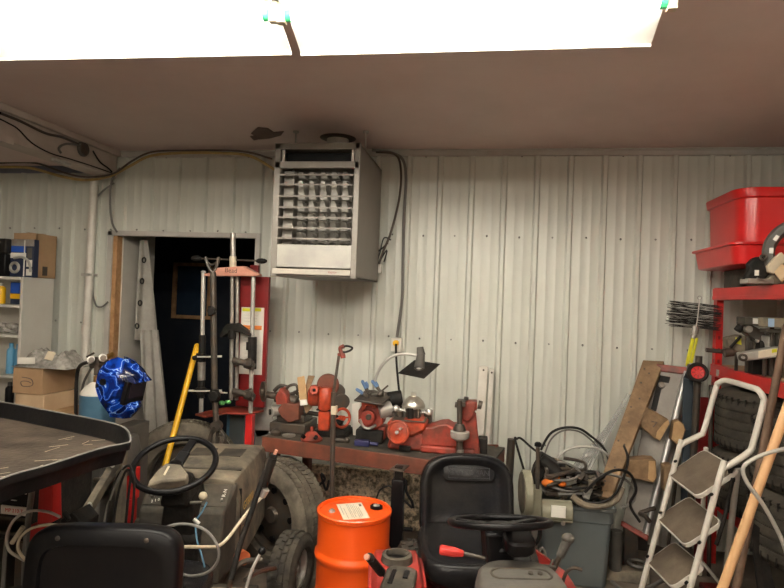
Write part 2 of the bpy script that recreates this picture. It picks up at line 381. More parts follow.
b = MB(); b.box((hu(135), hy0+.07, hz(438)), (hu(168), hy0+.09, hz(192))); t.part('side_baffle', b, heatm)
for x in (185, 222, 260, 297, 333):
    b = MB()
    for i, (y0_, y1_) in enumerate(((192, 210), (222, 282), (288, 322), (330, 350), (356, 386), (392, 420), (428, 440))):
        w_ = 13; b.hexa([(hu(x-w_), hy0+.13, hz(y1_)), (hu(x+w_), hy0+.13, hz(y1_)), (hu(x+w_), hy0+.2, hz(y1_)), (hu(x-w_), hy0+.2, hz(y1_)), (hu(x-w_+6), hy0+.09, hz(y0_)), (hu(x+w_-6), hy0+.09, hz(y0_)), (hu(x+w_-6), hy0+.2, hz(y0_)), (hu(x-w_+6), hy0+.2, hz(y0_))])
    t.part('heat_exchanger_tube', b, chrome, .003)
for px_ in (296, 366):
    q = PZ(px_, 131, ZC); x, yq = q.x, q.y; b = MB(); b.cyl((x, yq, hz1-(.1 if px_ > 350 else 0)), (x, yq, ZC-.002), .005, None, 8); b.cyl((x, yq, ZC-.012), (x, yq, ZC-.002), .02, None, 12); t.part('hanger_rod', b, galv)
fp = PZ(338, 138, ZC); b = MB(); b.cyl((fp.x, fp.y, hz1), (fp.x, fp.y, ZC-.004), .075, None, 24); fl = t.part('flue_pipe', b, galv)
b = MB(); b.lathe(axis((fp.x, fp.y, ZC-.012), (0, 0, 1)), [(.1, .0), (.125, .01), (.078, .011)], 28); t.part('collar', b, steeld, par=fl)
b = MB(); b.pbox(373, 264, 381, 273, 4.14, .05); t.part('junction_box', b, paperw, .003)
b = MB(); b.ptube([(371, 255, 4.12), (380, 250, 4.12), (388, 243, 4.12)], 4.12, .8); b.ptube([(376, 265, 4.13), (380, 252, 4.12), (384, 238, 4.12), (391, 240, 4.12)], 4.12, .7); b.ptube([(379, 262, 4.12), (387, 250, 4.12), (384, 262, 4.12)], 4.12, .7)
t.part('control_wire', b, cable)
# ceiling stain patch
b = MB()
for pp in ([(251, 134), (258, 128), (268, 129), (274, 133), (284, 132), (281, 136), (270, 139), (259, 140)], [(250, 137), (258, 136), (262, 139), (254, 141)]):
    q = [PZ(x, y-1, ZC-.001) for x, y in pp]; b.prism(q, (0, 0, -.004))
single('peeled_patch', b, stain, 'dark brown peeled patch on the ceiling left of the flue pipe', 'ceiling patch')

# ============================================================ CABLES ON WALL
def cabl(name, pp, Y, rp, m, label, cat='cable'):
    single(name, MB().ptube(pp, Y, rp), m, label, cat)
cabl('cable', [(0, 167), (30, 168), (60, 176), (85, 180), (110, 176), (130, 166), (150, 156), (180, 153), (220, 153), (250, 156), (275, 170)], 4.17, 1.5, cabley, 'dirty yellow cable sagging along the top of the wall to the heater')
cabl('cable', [(0, 163), (35, 163), (62, 172), (85, 177), (112, 174), (132, 161), (152, 152), (185, 150.5), (240, 151), (272, 159)], 4.13, 1.1, steeld, 'dark brown cable running just above the yellow one')
cabl('cable', [(120, 168), (112, 180), (110, 200), (112, 222), (117, 232)], 4.2, 1.2, cableg, 'grey cable hanging down the wall to the doorway corner')
cabl('cable', [(114, 183), (104, 190), (97, 197), (93, 205), (92, 280), (95, 303), (101, 307), (108, 302)], 4.22, 1.0, cableg, 'thin grey cable beside the white pipe with a hook at its end')
def bp(x, y): # on beam side face
    d = FW+RT*((x-392)/F)+UP*((294-y)/F); k = -2.945/d.x; return d*k+V((0, 0, EYE))
single('wire', MB().tube([bp(0, 113), bp(20, 121), bp(45, 133), bp(62, 137), bp(78, 144)], .009), steeld, 'brown conduit wire along the beam into the round box', 'wire')
single('wire', MB().tube([bp(0, 119), bp(8, 123), bp(18, 129), bp(32, 143), bp(50, 153), bp(70, 159), bp(92, 166), bp(112, 173)], .005), cable, 'thin black wire looping low along the beam', 'wire')
single('wire', MB().tube([bp(80, 145), bp(66, 144), bp(59, 148), bp(61, 153)], .008), cableg, 'short grey curved wire left of the round box', 'wire')
single('wire', MB().tube([bp(93, 151), bp(100, 162), bp(108, 168), bp(112, 172)], .006), cable, 'black wires dropping from the round box to the corner', 'wire')
t = Thing('junction_box', 'round grey electrical box fixed to the side of the beam', 'electrical box', bp(84, 148))
c = bp(84, 149); b = MB(); b.lathe(axis(c-V((.03, 0, 0)), (1, 0, 0)), [(.055, 0), (.055, .03), (.05, .037)], 20); t.part('box', b, grayp); b = MB(); b.lathe(axis(c+V((.006, 0, 0)), (1, 0, 0)), [(.048, 0), (.042, .006)], 20); t.part('cover', b, steeld)
b = MB(); b.box(bp(56, 159)-V((.02, .02, .015)), bp(69, 163)+V((.01, .01, .0))); single('clip', b, trimw, 'small pale block clipped under the beam', 'clip')
b = MB(); q = bp(3, 139); b.box((q.x-.05, q.y-.05, q.z-.02), (q.x+.02, q.y+.06, q.z+.02)); single('clip', b, beamm, 'pale bracket at the far left on the beam', 'bracket')
t = Thing('drain_pipe', 'white vertical plastic pipe from beam to floor, left of doorway', 'pipe', (-3.14, 4.2, 0))
b = MB(); b.cyl((-3.145, 4.2, .001), (-3.12, 4.2, 2.5), .03, None, 20); t.part('pipe', b, white)
b = MB(); b.cyl((-3.137, 4.2, 1.24), (-3.136, 4.2, 1.31), .034, None, 20); t.part('coupling', b, white)
for z_ in (1.7, .7): b = MB(); b.box((-3.18, 4.17, z_), (-3.1, YW-.02, z_+.02)); t.part('strap', b, galv)
# conduit down from ceiling to outlet
cabl('conduit', [(372, 150, 4.15), (392, 153), (403, 160), (406, 180), (404, 215), (403, 260), (402, 300), (397, 337)], 4.22, 1.5, cableg, 'grey cable running down the wall from heater corner to outlet', 'conduit')
cabl('cable', [(376, 152), (396, 155), (401, 172), (399, 200), (391, 232), (383, 252), (379, 264)], 4.12, 1.2, steeld, 'dark looping cable from ceiling to the box at the heater base')
t = Thing('outlet', 'cream wall outlet with a yellow plug, above the red machines', 'outlet', P(396, 345, 4.2))
b = MB(); b.pbox(391, 338, 401, 352, 4.2, .075); t.part('box', b, paperw, .004)
b = MB(); b.disc(396, 343, 4.19, 3, .04); t.part('plug', b, yellow, label='yellow plug')
b = MB(); b.ptube([(396, 344, 4.17), (396, 352, 4.15), (397, 370, 4.1), (399, 390, 4.0), (401, 408, 3.95)], 4.1, 1.1); t.part('cord', b, cable)

# =================================================================== DOORWAY
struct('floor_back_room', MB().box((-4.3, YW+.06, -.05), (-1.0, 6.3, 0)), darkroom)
def cloth(top, bot, Y, nf, amp, rows=8, cols=28, Yb=None):
    """hanging cloth between two px edges (left,right at top/bottom)"""
    b = MB(); vs = []; Yb = Yb or Y
    for i in range(rows+1):
        v = i/rows; xl = top[0]+(bot[0]-top[0])*v; xr = top[1]+(bot[1]-top[1])*v; y = top[2]+(bot[2]-top[2])*v
        for k in range(cols+1):
            u = k/cols; p = P(xl+(xr-xl)*u, y, Y+(Yb-Y)*v); p.y += amp*(.3+v)*sin(u*nf*2*PI+v*1.5)
            vs.append(p)
    n = len(vs); vs2 = [p+V((0, .006, 0)) for p in vs]; c_ = cols+1
    fs = [(i*c_+k, i*c_+k+1, (i+1)*c_+k+1, (i+1)*c_+k) for i in range(rows) for k in range(cols)]
    fs += [(n+a_, n+d_, n+c2, n+b2) for a_, b2, c2, d_ in fs]
    ed = [(k, k+1) for k in range(cols)]+[(rows*c_+k+1, rows*c_+k) for k in range(cols)]+[((i+1)*c_, i*c_) for i in range(rows)]+[(i*c_+cols, (i+1)*c_+cols) for i in range(rows)]
    fs += [(b2, a_, n+a_, n+b2) for a_, b2 in ed]
    return b.add(vs+vs2, fs)
t = Thing('tarp', 'grey canvas tarp with a row of black grommets hanging in the doorway', 'tarp', P(145, 340, 4.45))
t.part('sheet', cloth((140, 147, 240), (132, 157, 340), 4.42, 1.2, .02), canvas)
for x, y in ((144, 260), (142, 281), (140, 303), (137, 326)):
    p = P(x, y, 4.385); t.part('grommet', MB().torus(axis(p, (-.35, -1, 0)), .02, .006, 18, 6), cable)
t = Thing('tarp', 'lower pleated grey tarp draped beside the doorway reveal', 'tarp', P(150, 445, 4.35))
t.part('sheet', cloth((140, 158, 330), (142, 172, 440), 4.36, 2.5, .025), canvas)
# yellow pole
a = P(197, 346, 3.85); c = P(172, 440, 3.55); d = (c-a); c2 = a+d*(a.z/-d.z)*.999
t = Thing('pole', 'bright yellow pole leaning in the doorway behind the grey tractor', 'pole', c2)
b = MB(); b.cyl(a, c2, .019, None, 14); b.ball(a, .019, 10); t.part('shaft', b, yellow)
b = MB()
for k in range(5): p = a+d.normalized()*(.03+k*.022)+V((.017, -.004, 0)); b.ball(p, .008, 8)
t.part('ridges', b, yellow)

# tires
def tire(t, c, ax, R, w, rr, m, nm='tire', lugs=60, lugd=.006, blocks=4):
    M = axis(c, ax); h = w/2
    prof = [(rr, -h*.75), (rr+.012, -h*.95), ((R+rr)/2, -h), (R-.025, -h*.92), (R-.006, -h*.75), (R, -h*.4), (R, h*.4), (R-.006, h*.75), (R-.025, h*.92), ((R+rr)/2, h), (rr+.012, h*.95), (rr, h*.75), (rr, -h*.75)]
    b = MB(); b.lathe(M, prof, 56, False)
    for j in range(blocks):
        z0 = -h*.82+j*(h*1.64/blocks)+.004; z1 = -h*.82+(j+1)*(h*1.64/blocks)-.004
        for k in range(lugs):
            a0 = 2*PI*(k+(j % 2)*.5)/lugs; a1 = a0+2*PI/lugs*.78; sk = .03*(1 if j % 2 else -1)
            def q(a_, r_, z): return M @ V((r_*cos(a_), r_*sin(a_), z))
            edge = lugd if (j in (0, blocks-1)) else 0
            b.hexa([q(a0, R-.012, z0), q(a1, R-.012, z0), q(a1+sk, R-.012, z1), q(a0+sk, R-.012, z1), q(a0, R+lugd-edge, z0), q(a1, R+lugd-edge, z0), q(a1+sk, R+lugd-edge, z1), q(a0+sk, R+lugd-edge, z1)])
    return t.part(nm, b, m)
def rim(t, c, ax, r, w, m, holes=0, par=None):
    M = axis(c, ax); h = w/2; b = MB()
    b.lathe(M, [(r+.004, -h*.75), (r-.008, -h*.8), (r-.012, -h*.3), (r-.02, h*.2), (r-.012, h*.7), (r+.004, h*.75)], 40, False)
    b.lathe(M, [(r-.02, h*.15), (r*.8, h*.2), (r*.55, h*.45), (r*.25, h*.5), (r*.2, h*.7), (0.001, h*.7), (.001, h*.4), (r*.5, h*.35), (r-.02, h*.05)], 40, False)
    o = t.part('rim', b, m, par=par)
    for k in range(holes):
        a_ = 2*PI*k/holes; p = M @ V((r*.7*cos(a_), r*.7*sin(a_), h*.36)); b2 = MB(); b2.cyl(p, p+V(ax).normalized()*.012, r*.09, None, 12); t.part('rim_hole', b2, blackp, par=o)
    return o
c = V((-1.185, 3.33, .325)); ax = V((-.5, -1, .0))
t = Thing('car_tire', 'dusty car tire on a dark steel rim standing beside the tractor hood', 'tire', (c.x, c.y, 0))
tire(t, c, ax, .315, .21, .20, rubberd, lugs=64); rim(t, c, ax, .20, .19, steeld, 8)
c = V((-1.985, 3.70, .375)); ax = V((.35, -1, .10))
t = Thing('spare_tire', 'dark worn tire standing in front of the doorway', 'tire', (c.x, c.y, 0))
tire(t, c, ax, .36, .22, .21, rubberd, lugs=56); rim(t, c, ax, .21, .18, steeld, 0)
b = MB(); b.pbox(226, 408, 247, 460, 4.0, .18); q = b.v[0].z
b = MB(); x0 = P(227, 409, 4.0); x1 = P(247, 409, 4.0)
t = Thing('cabinet', 'small blue-grey steel cabinet behind the spring compressor foot', 'cabinet', (x0.x, 4.1, 0))
t.part('body', MB().box((x0.x, 4.0, .001), (x1.x, 4.2, x0.z)), bluec, .006); 
t.part('door', MB().box((x0.x+.03, 3.985, .05), (x1.x-.01, 4.0, x0.z-.04)), grayt, .004)

# ================================================ SPRING COMPRESSOR (tall stand)
Y = 3.78; zf = lambda x, y: P(x, y, Y)
t = Thing('spring_compressor', 'red strut spring compressor with chrome guide poles in the doorway', 'spring compressor', foot(225, 415, Y))
b = MB(); b.pcyl(233, 233, 233, 262, Y, 2.8); b.pcyl(232.5, 262, 231, 400, Y, 2.1); t.part('main_screw', b, steel)
b = MB(); b.pcyl(237.5, 272, 236.5, 400, Y+.03, 2.0); t.part('screw_guide', b, steel)
hb = MB(); hb.pcyl(200, 258.5, 262, 261, Y-.02, .9); hd = t.part('turn_handle', hb, steeld)
for x0_, x1_, y in ((190, 203, 258.3), (256, 267, 261)):
    b = MB(); c_ = P((x0_+x1_)/2, y, Y-.02); b.ball(c_, .021, 12, (2.0, .9, .9)); t.part('grip', b, blackm, par=hd)
b = MB(); b.pcyl(233, 256.5, 233, 268, Y-.02, 3.7, n=20); t.part('collar', b, cream, .001)
b = MB(); b.pprism([(215, 268), (243, 266), (258, 274), (258, 276), (204, 276), (204, 273.5), (215, 272.5)], Y-.05, .07); cb = t.part('cross_head', b, pink, .004)
b = MB(); b.text('Bead', frame(P(231, 270.6, Y-.052), (1, 0, -.03), (0, 0, 1)), .045, .0006); t.part('lettering', b, steeld, par=cb)
for x, xb in ((203.5, 201), (253.5, 250.5)):
    b = MB(); b.pcyl(x, 272, xb, 413, Y, 2.3, n=18); b.ball(P(x, 272, Y), .019, 10, (1, 1, .6)); t.part('guide_pole', b, chrome)
b = MB(); b.pbox(240.5, 276, 264, 408, Y+.1, .035); b.pbox(250, 265, 258, 276, Y+.1, .03); bp_ = t.part('back_panel', b, redd, .004)
b = MB(); b.pbox(241.5, 307, 261.5, 375, Y+.094, .006); b.mat(1)
b.pbox(241.5, 325, 261.5, 330, Y+.091, .006); b.mat(2); b.pbox(242.5, 308, 250, 311.5, Y+.091, .004); b.pbox(254, 308, 261, 311.5, Y+.091, .004); b.mat(3)
for y_ in (315, 318, 321, 334, 337, 340, 345, 349, 353, 357, 361, 366): b.pbox(243.5, y_, 258-(y_*7 % 5), y_+.7, Y+.091, .003)
t.part('warning_label', b, [paperw, tag_o, yellowl, ink], par=bp_)
b = MB(); b.pcyl(202.5, 335, 202, 362, Y, 3.6, n=16); t.part('pole_sleeve', b, blackm); b = MB(); b.pcyl(201.5, 380, 201, 398, Y, 3.6, n=16); t.part('pole_sleeve', b, blackm)
b = MB(); b.pcyl(201.7, 362, 201.5, 380, Y, 4.0, n=16); t.part('pole_sleeve', b, steel)
b = MB(); b.pcyl(252.5, 337, 252, 369, Y-.01, 4.6, n=16); b.pcyl(249, 342, 249, 350, Y-.03, 3); t.part('pole_sleeve', b, blackm)
b = MB(); b.pprism([(219, 335), (226, 324), (236, 323), (251, 334), (250, 337), (238, 332), (230, 332), (221, 338)], Y-.03, .06); b.pcyl(232, 330, 232, 339, Y-.03, 4); t.part('upper_jaw', b, blackm, .004)
for y_, xl, nm in ((357.3, 197, 0), (391.5, 188, 1)):
    b = MB(); b.slab([P(xl, y_-1, Y-.06), P(222, y_-1, Y-.06), P(222, y_-2, Y+.04), P(xl, y_-2, Y+.04)], -.008)
    if nm: b.torus(axis(P(220, y_+1, Y), (0, .2, 1)), .045, .006, 24, 6)
    t.part('clamp_plate', b, white, .001)
    b = MB(); b.pcyl(201, y_-4, 201, y_+3, Y-.01, 5.2); b.pbox(196, y_-2, 208, y_+2, Y-.05, .06); b.pcyl(201, y_-2, 193, y_+1, Y-.03, 2.4); t.part('clamp_block', b, blackm, .003)
for y_ in (362, 393):
    b = MB(); b.pcyl(233, y_-2, 249, y_+2, Y-.05, 3.4); b.pcyl(245, y_+2, 254, y_+5, Y-.05, 4.2); b.pcyl(234, y_+3, 252, y_-3, Y-.03, 2.4); b.disc(250, y_+1, Y-.08, 3.5, .04); t.part('jaw_arm', b, steeld, .003)
zb_ = P(230, 411, Y).z; b = MB(); b.prism([PZ(x, y, zb_) for x, y in ((195, 413.5), (205, 416), (226, 412.5), (248, 413), (264, 410), (263, 405), (246, 405), (222, 407.5))], (0, 0, -.014)); t.part('base_plate', b, redm, .004)
b = MB(); p = P(249.5, 416, Y); b.box((p.x-.025, Y-.01, .002), (p.x+.025, Y+.04, zb_-.014)); b.box((p.x-.14, Y-.12, 0.001), (p.x+.12, Y+.2, .012)); t.part('post', b, redr, .004)
single('rag', MB().ball(P(222, 403, 3.66), .02, 8, (1.2, .8, .8)).ball(P(228, 402, 3.68), .02, 8, (1.2, .8, .7)), greenr, 'crumpled bright green rag on the compressor base', 'rag', angle=80)
# tall forked tool leaning on the compressor
Y = 3.52
t = Thing('puller', 'tall dark steel pole tool with forked top, leaning before the compressor', 'tool', foot(217, 445, Y))
b = MB(); b.pcyl(213, 272, 214.5, 395, Y, 3.3, n=14); b.pcyl(214.5, 395, 216.5, 425, Y, 3.1); t.part('shaft', b, steeld)
b = MB(); b.ptube([(205.5, 257), (208, 266), (213, 273)], Y, 1.7); b.ptube([(218.5, 257), (217, 265), (213, 273)], Y, 1.7); b.ptube([(206.5, 261), (212, 265), (218, 261)], Y, 1.2); t.part('fork', b, steeld)
b = MB(); b.disc(212, 311, Y-.02, 4.2, .04); b.pcyl(212, 316, 212, 306, Y, 4.2); t.part('knuckle', b, blackm, .003); b = MB(); b.disc(214.5, 396, Y-.02, 5.5, .05); b.pcyl(214.5, 402, 214.5, 389, Y, 4.6); t.part('knuckle', b, blackm, .003)
b = MB(); b.disc(216.5, 426, Y-.01, 5.5, .05); b.ptube([(215, 427), (211, 436), (209, 448)], Y, 2.6); b.ptube([(218, 427), (223, 433), (225, 440), (222, 444), (220, 436)], Y, 1.8); b.disc(213, 428, Y-.04, 1.5, .02); b.disc(220, 427, Y-.04, 1.5, .02); t.part('clevis', b, steeld)
p = P(216.5, 430, Y); b = MB(); b.cyl((p.x, p.y+.02, 0.001), (p.x, p.y+.02, p.z), .012); t.part('lower_rod', b, steeld)

# ====================================================== LEFT SHELF AND BOXES
sx1 = P(22, 277, 3.82).x; sx0 = sx1-.62; sy0, sy1 = 3.82, 4.13; szt = P(22, 277, 3.82).z
t = Thing('shelf_unit', 'pale grey open shelf unit against the wall at far left', 'shelves', ((sx0+sx1)/2, 4.0, 0))
t.part('side_panel', MB().box((sx1-.012, sy0, .001), (sx1+.012, sy1, szt)), whites, .003)
t.part('side_panel', MB().box((sx0-.012, sy0, .001), (sx0+.012, sy1, szt)), whites, .003)
t.part('back_panel', MB().box((sx0, sy1-.012, .01), (sx1, sy1, szt)), whites)
sh = []
for y in (277, 305, 335, 376, 412, 445):
    z = P(20, y, 3.82).z; sh.append(z); t.part('shelf', MB().box((sx0+.012, sy0-.004, z-.022), (sx1-.012, sy1-.012, z)), whites, .002)
t.part('shelf', MB().box((sx0+.012, sy0, .08), (sx1-.012, sy1-.012, .1)), whites, .002)
def boxed(name, x0, x1, ytop, zb, Y, d, m, label, cat, bevel=.004):
    a = P(x0, ytop, Y); c = P(x1, ytop, Y)
    return single(name, MB().box((a.x, Y, zb+.001), (c.x, Y+d, a.z)), m, label, cat, None, bevel)
# top of shelf
zt_ = szt
a = P(37, 235, 3.84); c = P(53, 235, 3.84)
t = Thing('cardboard_box', 'open brown cardboard box on top of the shelf unit', 'box', ((a.x+c.x)/2, 4.0, zt_+.001))
b = MB(); x0_, x1_ = P(14, 235, 3.96).x, P(37, 235, 3.96).x; y0_, y1_ = 3.96, 4.17; zz = P(37, 234, 3.96).z
b.box((x0_, y0_, zt_+.001), (x1_, y0_+.005, zz)); b.box((x0_, y1_-.005, zt_+.001), (x1_, y1_, zz)); b.box((x0_, y0_, zt_+.001), (x0_+.005, y1_, zz)); b.box((x1_-.005, y0_, zt_+.001), (x1_, y1_, zz)); b.box((x0_, y0_, zt_+.001), (x1_, y1_, zt_+.006))
t.part('carton', b, card)
b = MB(); b.slab([(x0_, y0_, zz), (x1_, y0_, zz), (x1_-.02, y0_+.12, zz+.01), (x0_+.02, y0_+.12, zz+.015)], .004); t.part('flap', b, card)
b = MB(); b.slab([(x1_, y0_, zz), (x1_, y1_, zz), (x1_-.11, y1_-.02, zz+.012), (x1_-.11, y0_+.02, zz+.012)], .004); t.part('flap', b, card)
b = MB(); b.box((x1_, y0_+.07, zt_+.02), (x1_+.002, y0_+.12, zt_+.09)); t.part('tape_patch', b, steeld)
Yb = 3.89; a = P(9, 239, Yb); c = P(34.5, 239, Yb)
t = Thing('parts_box', 'blue, white and black printed box with a round part pictured, on the shelf top', 'box', ((a.x+c.x)/2, Yb+.04, zt_+.001))
b = MB(); b.box((a.x, Yb, zt_+.001), (c.x, Yb+.05, a.z)); bo = t.part('carton', b, navy, .002)
def fr(u0, v0, u1, v1, off=.002): # rect on box front, u 0..1 left-right, v 0..1 bottom-top
    H = a.z-zt_; W = c.x-a.x; return ((a.x+u0*W, Yb-off, zt_+v0*H), (a.x+u1*W, Yb+.001, zt_+v1*H))
b = MB(); b.box(*fr(0, .82, 1, 1)); b.mat(1); b.box(*fr(0, .66, .68, .82)); b.mat(2); b.box(*fr(0, .5, .70, .64)); b.box(*fr(.73, .28, .95, .46)); b.box(*fr(.73, .05, .95, .22)); b.box(*fr(.62, .02, .66, .98, .003)); b.mat(3); b.box(*fr(.75, .5, .93, .78))
t.part('printing', b, [steel, bluel, paperw, grayp], par=bo)
b = MB(); H = a.z-zt_; W = c.x-a.x
b.torus(axis((a.x+.28*W, Yb-.001, zt_+.25*H), (0, -1, 0)), .035, .012, 20, 6); b.ptube([(14, 258, Yb), (22, 257, Yb), (29, 262, Yb), (31, 272, Yb)], Yb, 1.6); t.part('pictured_part', b, galv, par=bo)
a = P(-14, 238, 3.84); c = P(6, 238, 3.84)
t = Thing('black_box', 'black case at the left end of the shelf top', 'case', ((a.x+c.x)/2, 3.95, zt_+.001))
t.part('body', MB().box((a.x, 3.84, zt_+.001), (c.x, 3.90, zt_+.17)), blackp, .008); t.part('lid', MB().box((a.x-.004, 3.836, zt_+.172), (c.x+.004, 3.904, a.z)), blackm, .01)
# inside shelves
Y = 3.9
def onshelf(i): return sh[i]+.001
t = Thing('carton', 'small blue and yellow product box on the upper shelf', 'box', foot(17, 290, Y, onshelf(1)))
a = P(11, 282, Y); c = P(21, 282, Y); z0 = onshelf(1); H = a.z-z0
bo = t.part('body', MB().box((a.x, Y, z0), (c.x, Y+.1, a.z)), navy, .003)
b = MB(); b.box((a.x, Y-.002, z0+.5*H), (c.x, Y, a.z-.004)); b.mat(1); b.box((a.x, Y-.002, z0+.25*H), (c.x, Y, z0+.48*H)); t.part('printing', b, [bluel, yellow], par=bo)
def bottle(x, ytop, i, Yc, r, m, capm, label, name='bottle', cat='bottle', group=None):
    z0 = onshelf(i); p = P(x, ytop, Yc); h = p.z-z0
    t = Thing(name, label, cat, (p.x, Yc, z0), 0, group); M_ = Matrix.Translation((p.x, Yc, z0))
    t.part('body', MB().lathe(M_, [(r*.96, 0), (r, .01), (r, h*.72), (r*.9, h*.79), (r*.45, h*.86)], 20), m)
    t.part('cap', MB().lathe(Matrix.Translation((p.x, Yc, z0+h*.86)), [(r*.5, 0), (r*.5, h*.13), (r*.42, h*.14)], 16), capm)
bottle(1, 283, 1, 3.92, .035, yellow, paperw, 'yellow bottle at the left of the upper shelf')
bottle(11.5, 343, 3, 3.9, .03, blueb, blueb, 'light blue bottle on the middle shelf, left one of two')
bottle(18.5, 344, 3, 3.93, .028, blueb, blueb, 'light blue bottle on the middle shelf, nearest the side panel')
bottle(10, 382, 4, 3.9, .03, blackp, grayp, 'dark bottle on the lower shelf below the blue bottles')
b = MB()
for k in range(6): b.ball(P(2+k*3.4, 325+(k % 3)*2, 3.93), .045, 10, (1.1, 1, .55))
zmin = min(v.z for v in b.v)
for v in b.v: v.z += onshelf(2)-zmin
single('rags', b, plasticw, 'heap of pale rags on the second shelf', 'rags', angle=80)
b = MB(); a = P(6, 331, 3.86); b.tube([(a.x-.08, 3.86, onshelf(2)+.012), (a.x, 3.85, onshelf(2)+.022), (a.x+.1, 3.86, onshelf(2)+.012)], .008); single('wrench', b, chrome, 'chrome bent tool before the rags on the second shelf', 'tool')
# stack of cartons on a low crate
Y = 3.5
a = P(14, 412, Y); c = P(42, 412, Y)
t = Thing('crate', 'pale wooden crate carrying the two brown cartons', 'crate', ((a.x+c.x)/2+.08, 3.64, 0))
t.part('body', MB().box((a.x-.02, 3.48, .001), (c.x+.2, 3.80, a.z-.002)), cardl, .006); t.part('lid', MB().box((a.x-.03, 3.47, a.z-.001), (c.x+.21, 3.805, a.z+.012)), woodl, .003)
z1 = a.z+.013; z2 = P(14, 393, Y).z; z3 = P(14, 367, Y).z
def carton(z0, z1, x0, x1, Y0, Y1, m, label, sk=.0):
    t = Thing('cardboard_box', label, 'box', ((x0+x1)/2, (Y0+Y1)/2, z0), 0, None)
    bo = t.part('carton', MB().hexa([(x0, Y0, z0), (x1, Y0, z0), (x1+.02, Y1, z0), (x0, Y1, z0), (x0, Y0, z1), (x1, Y0, z1), (x1+.02, Y1, z1), (x0, Y1, z1)]), m, .004)
    t.part('seam_tape', MB().box((x0+.002, (Y0+Y1)/2-.02, z1), (x1, (Y0+Y1)/2+.02, z1+.0015)), cardl, par=bo)
    return t, bo
xa, xb = P(15, 400, Y).x, P(44, 400, Y).x
t, bo = carton(z1, z2, xa, xb, Y, 3.77, cardl, 'light brown carton under the darker carton, beside the shelf unit')
t, bo = carton(z2+.002, z3, xa-.015, xb-.01, Y-.01, 3.79, card, 'brown carton with a dark printed mark, under the bag of parts')
b = MB(); M_ = frame(P(27, 382, Y-.0125), (1, 0, 0), (0, 0, 1)); b.tube([M_ @ V(p) for p in ((-.04, .03, 0), (.03, .02, 0), (.04, -.02, 0), (-.03, -.03, 0), (-.045, 0, 0), (0, .005, 0), (.03, -.005, 0))], .0025); t.part('printed_mark', b, ink, par=bo)
# bag
t = Thing('plastic_bag', 'clear bag full of grey parts with a white label on the brown carton', 'bag', (xa+.14, 3.62, z3+.004))
b = MB(); nx, ny = 26, 16; vs = []; rr = random.Random(3)
for j in range(ny+1):
    for i in range(nx+1):
        u, v = i/nx, j/ny; x = xa-.02+u*.42; y = Y-.02+v*.26; e_ = (min(u, 1-u)*4, min(v, 1-v)*4); h = min(1, e_[0])*min(1, e_[1])
        vs.append(V((x, y, z3+.008+h*(.075+.03*sin(u*9)+.03*rr.random()))))
n = len(vs); c_ = nx+1
fs = [(j*c_+i, j*c_+i+1, (j+1)*c_+i+1, (j+1)*c_+i) for j in range(ny) for i in range(nx)]
bot = [V((v.x, v.y, z3+.005)) for v in vs]
edge = [(i, i+1) for i in range(nx)]+[(ny*c_+i+1, ny*c_+i) for i in range(nx)]+[((j+1)*c_, j*c_) for j in range(ny)]+[(j*c_+nx, (j+1)*c_+nx) for j in range(ny)]
b.add(vs+bot, fs+[tuple(n+q for q in reversed(f)) for f in fs]+[(b2, a2, n+a2, n+b2) for a2, b2 in edge])
t.part('bag', b, plasticw, angle=25)
t.part('label', MB().slab([P(18, 364, 3.46), P(35, 364, 3.46), P(35, 357.5, 3.47), P(18, 357.5, 3.47)], .002), paperw, label='white label card')
t.part('label', MB().slab([P(44, 359, 3.5), P(52, 361, 3.52), P(56, 353, 3.56), P(48, 351, 3.54)], .003), cream, label='tilted cream tag')
# dark hoses behind the cylinder
cabl('welding_hose', [(76, 440, 3.55), (76, 400, 3.55), (77, 376, 3.55), (80, 366, 3.5), (88, 362, 3.4)], 3.5, 2.0, cable, 'black welding hose rising left of the blue gas cylinder', 'hose')
cabl('welding_hose', [(79, 440, 3.5), (80, 405, 3.45), (83, 385, 3.4), (89, 372, 3.33), (93, 366, 3.3)], 3.5, 1.3, cableg, 'thinner grey hose running into the gas regulator', 'hose')
# gas cylinder
c = P(98, 400, 3.32); zt_ = P(98, 384, 3.32).z; r = 18.5*3.32/F
t = Thing('gas_cylinder', 'blue gas cylinder with white shoulder, partly behind the welding helmet', 'gas cylinder', (c.x, 3.32, 0))
z9 = P(98, 394, 3.32).z
t.part('body', MB().lathe(Matrix.Translation((c.x, 3.32, .001)), [(r*.9, 0), (r, .02), (r, z9)], 32), bluec)
t.part('shoulder', MB().lathe(Matrix.Translation((c.x, 3.32, z9)), [(r, 0), (r*.93, .02), (r*.75, .045), (r*.45, .07), (r*.3, .075)], 32), white, label='white painted shoulder')
t.part('valve', MB().lathe(Matrix.Translation((c.x-.01, 3.32, z9+.06)), [(.022, 0), (.022, .05), (.016, .055), (.016, .10), (.03, .105), (.03, .125)], 16), brass)
t = Thing('regulator', 'brass and chrome gas regulator with gauges atop the blue cylinder', 'regulator', P(100, 365, 3.27))
b = MB(); b.pcyl(91, 366, 108, 362, 3.27, 3.2); b.pcyl(97, 375, 98, 357, 3.27, 3.4); t.part('body', b, steeld, .002)
for x, y, r_ in ((91, 360, 4), (103, 358, 4.3)):
    b = MB(); b.disc(x, y, 3.24, r_, .035, (.7, -1, .3)); g = t.part('gauge', b, steel); b = MB(); b.disc(x+.4, y, 3.218, r_*.75, .004, (.7, -1, .3)); t.part('dial', b, steeld, par=g)
b = MB(); b.pcyl(107, 357, 113, 354, 3.27, 2.8); t.part('knob', b, brass)
b = MB(); b.pcyl(87, 357, 94, 353, 3.26, 1.2); t.part('outlet_fitting', b, steeld)
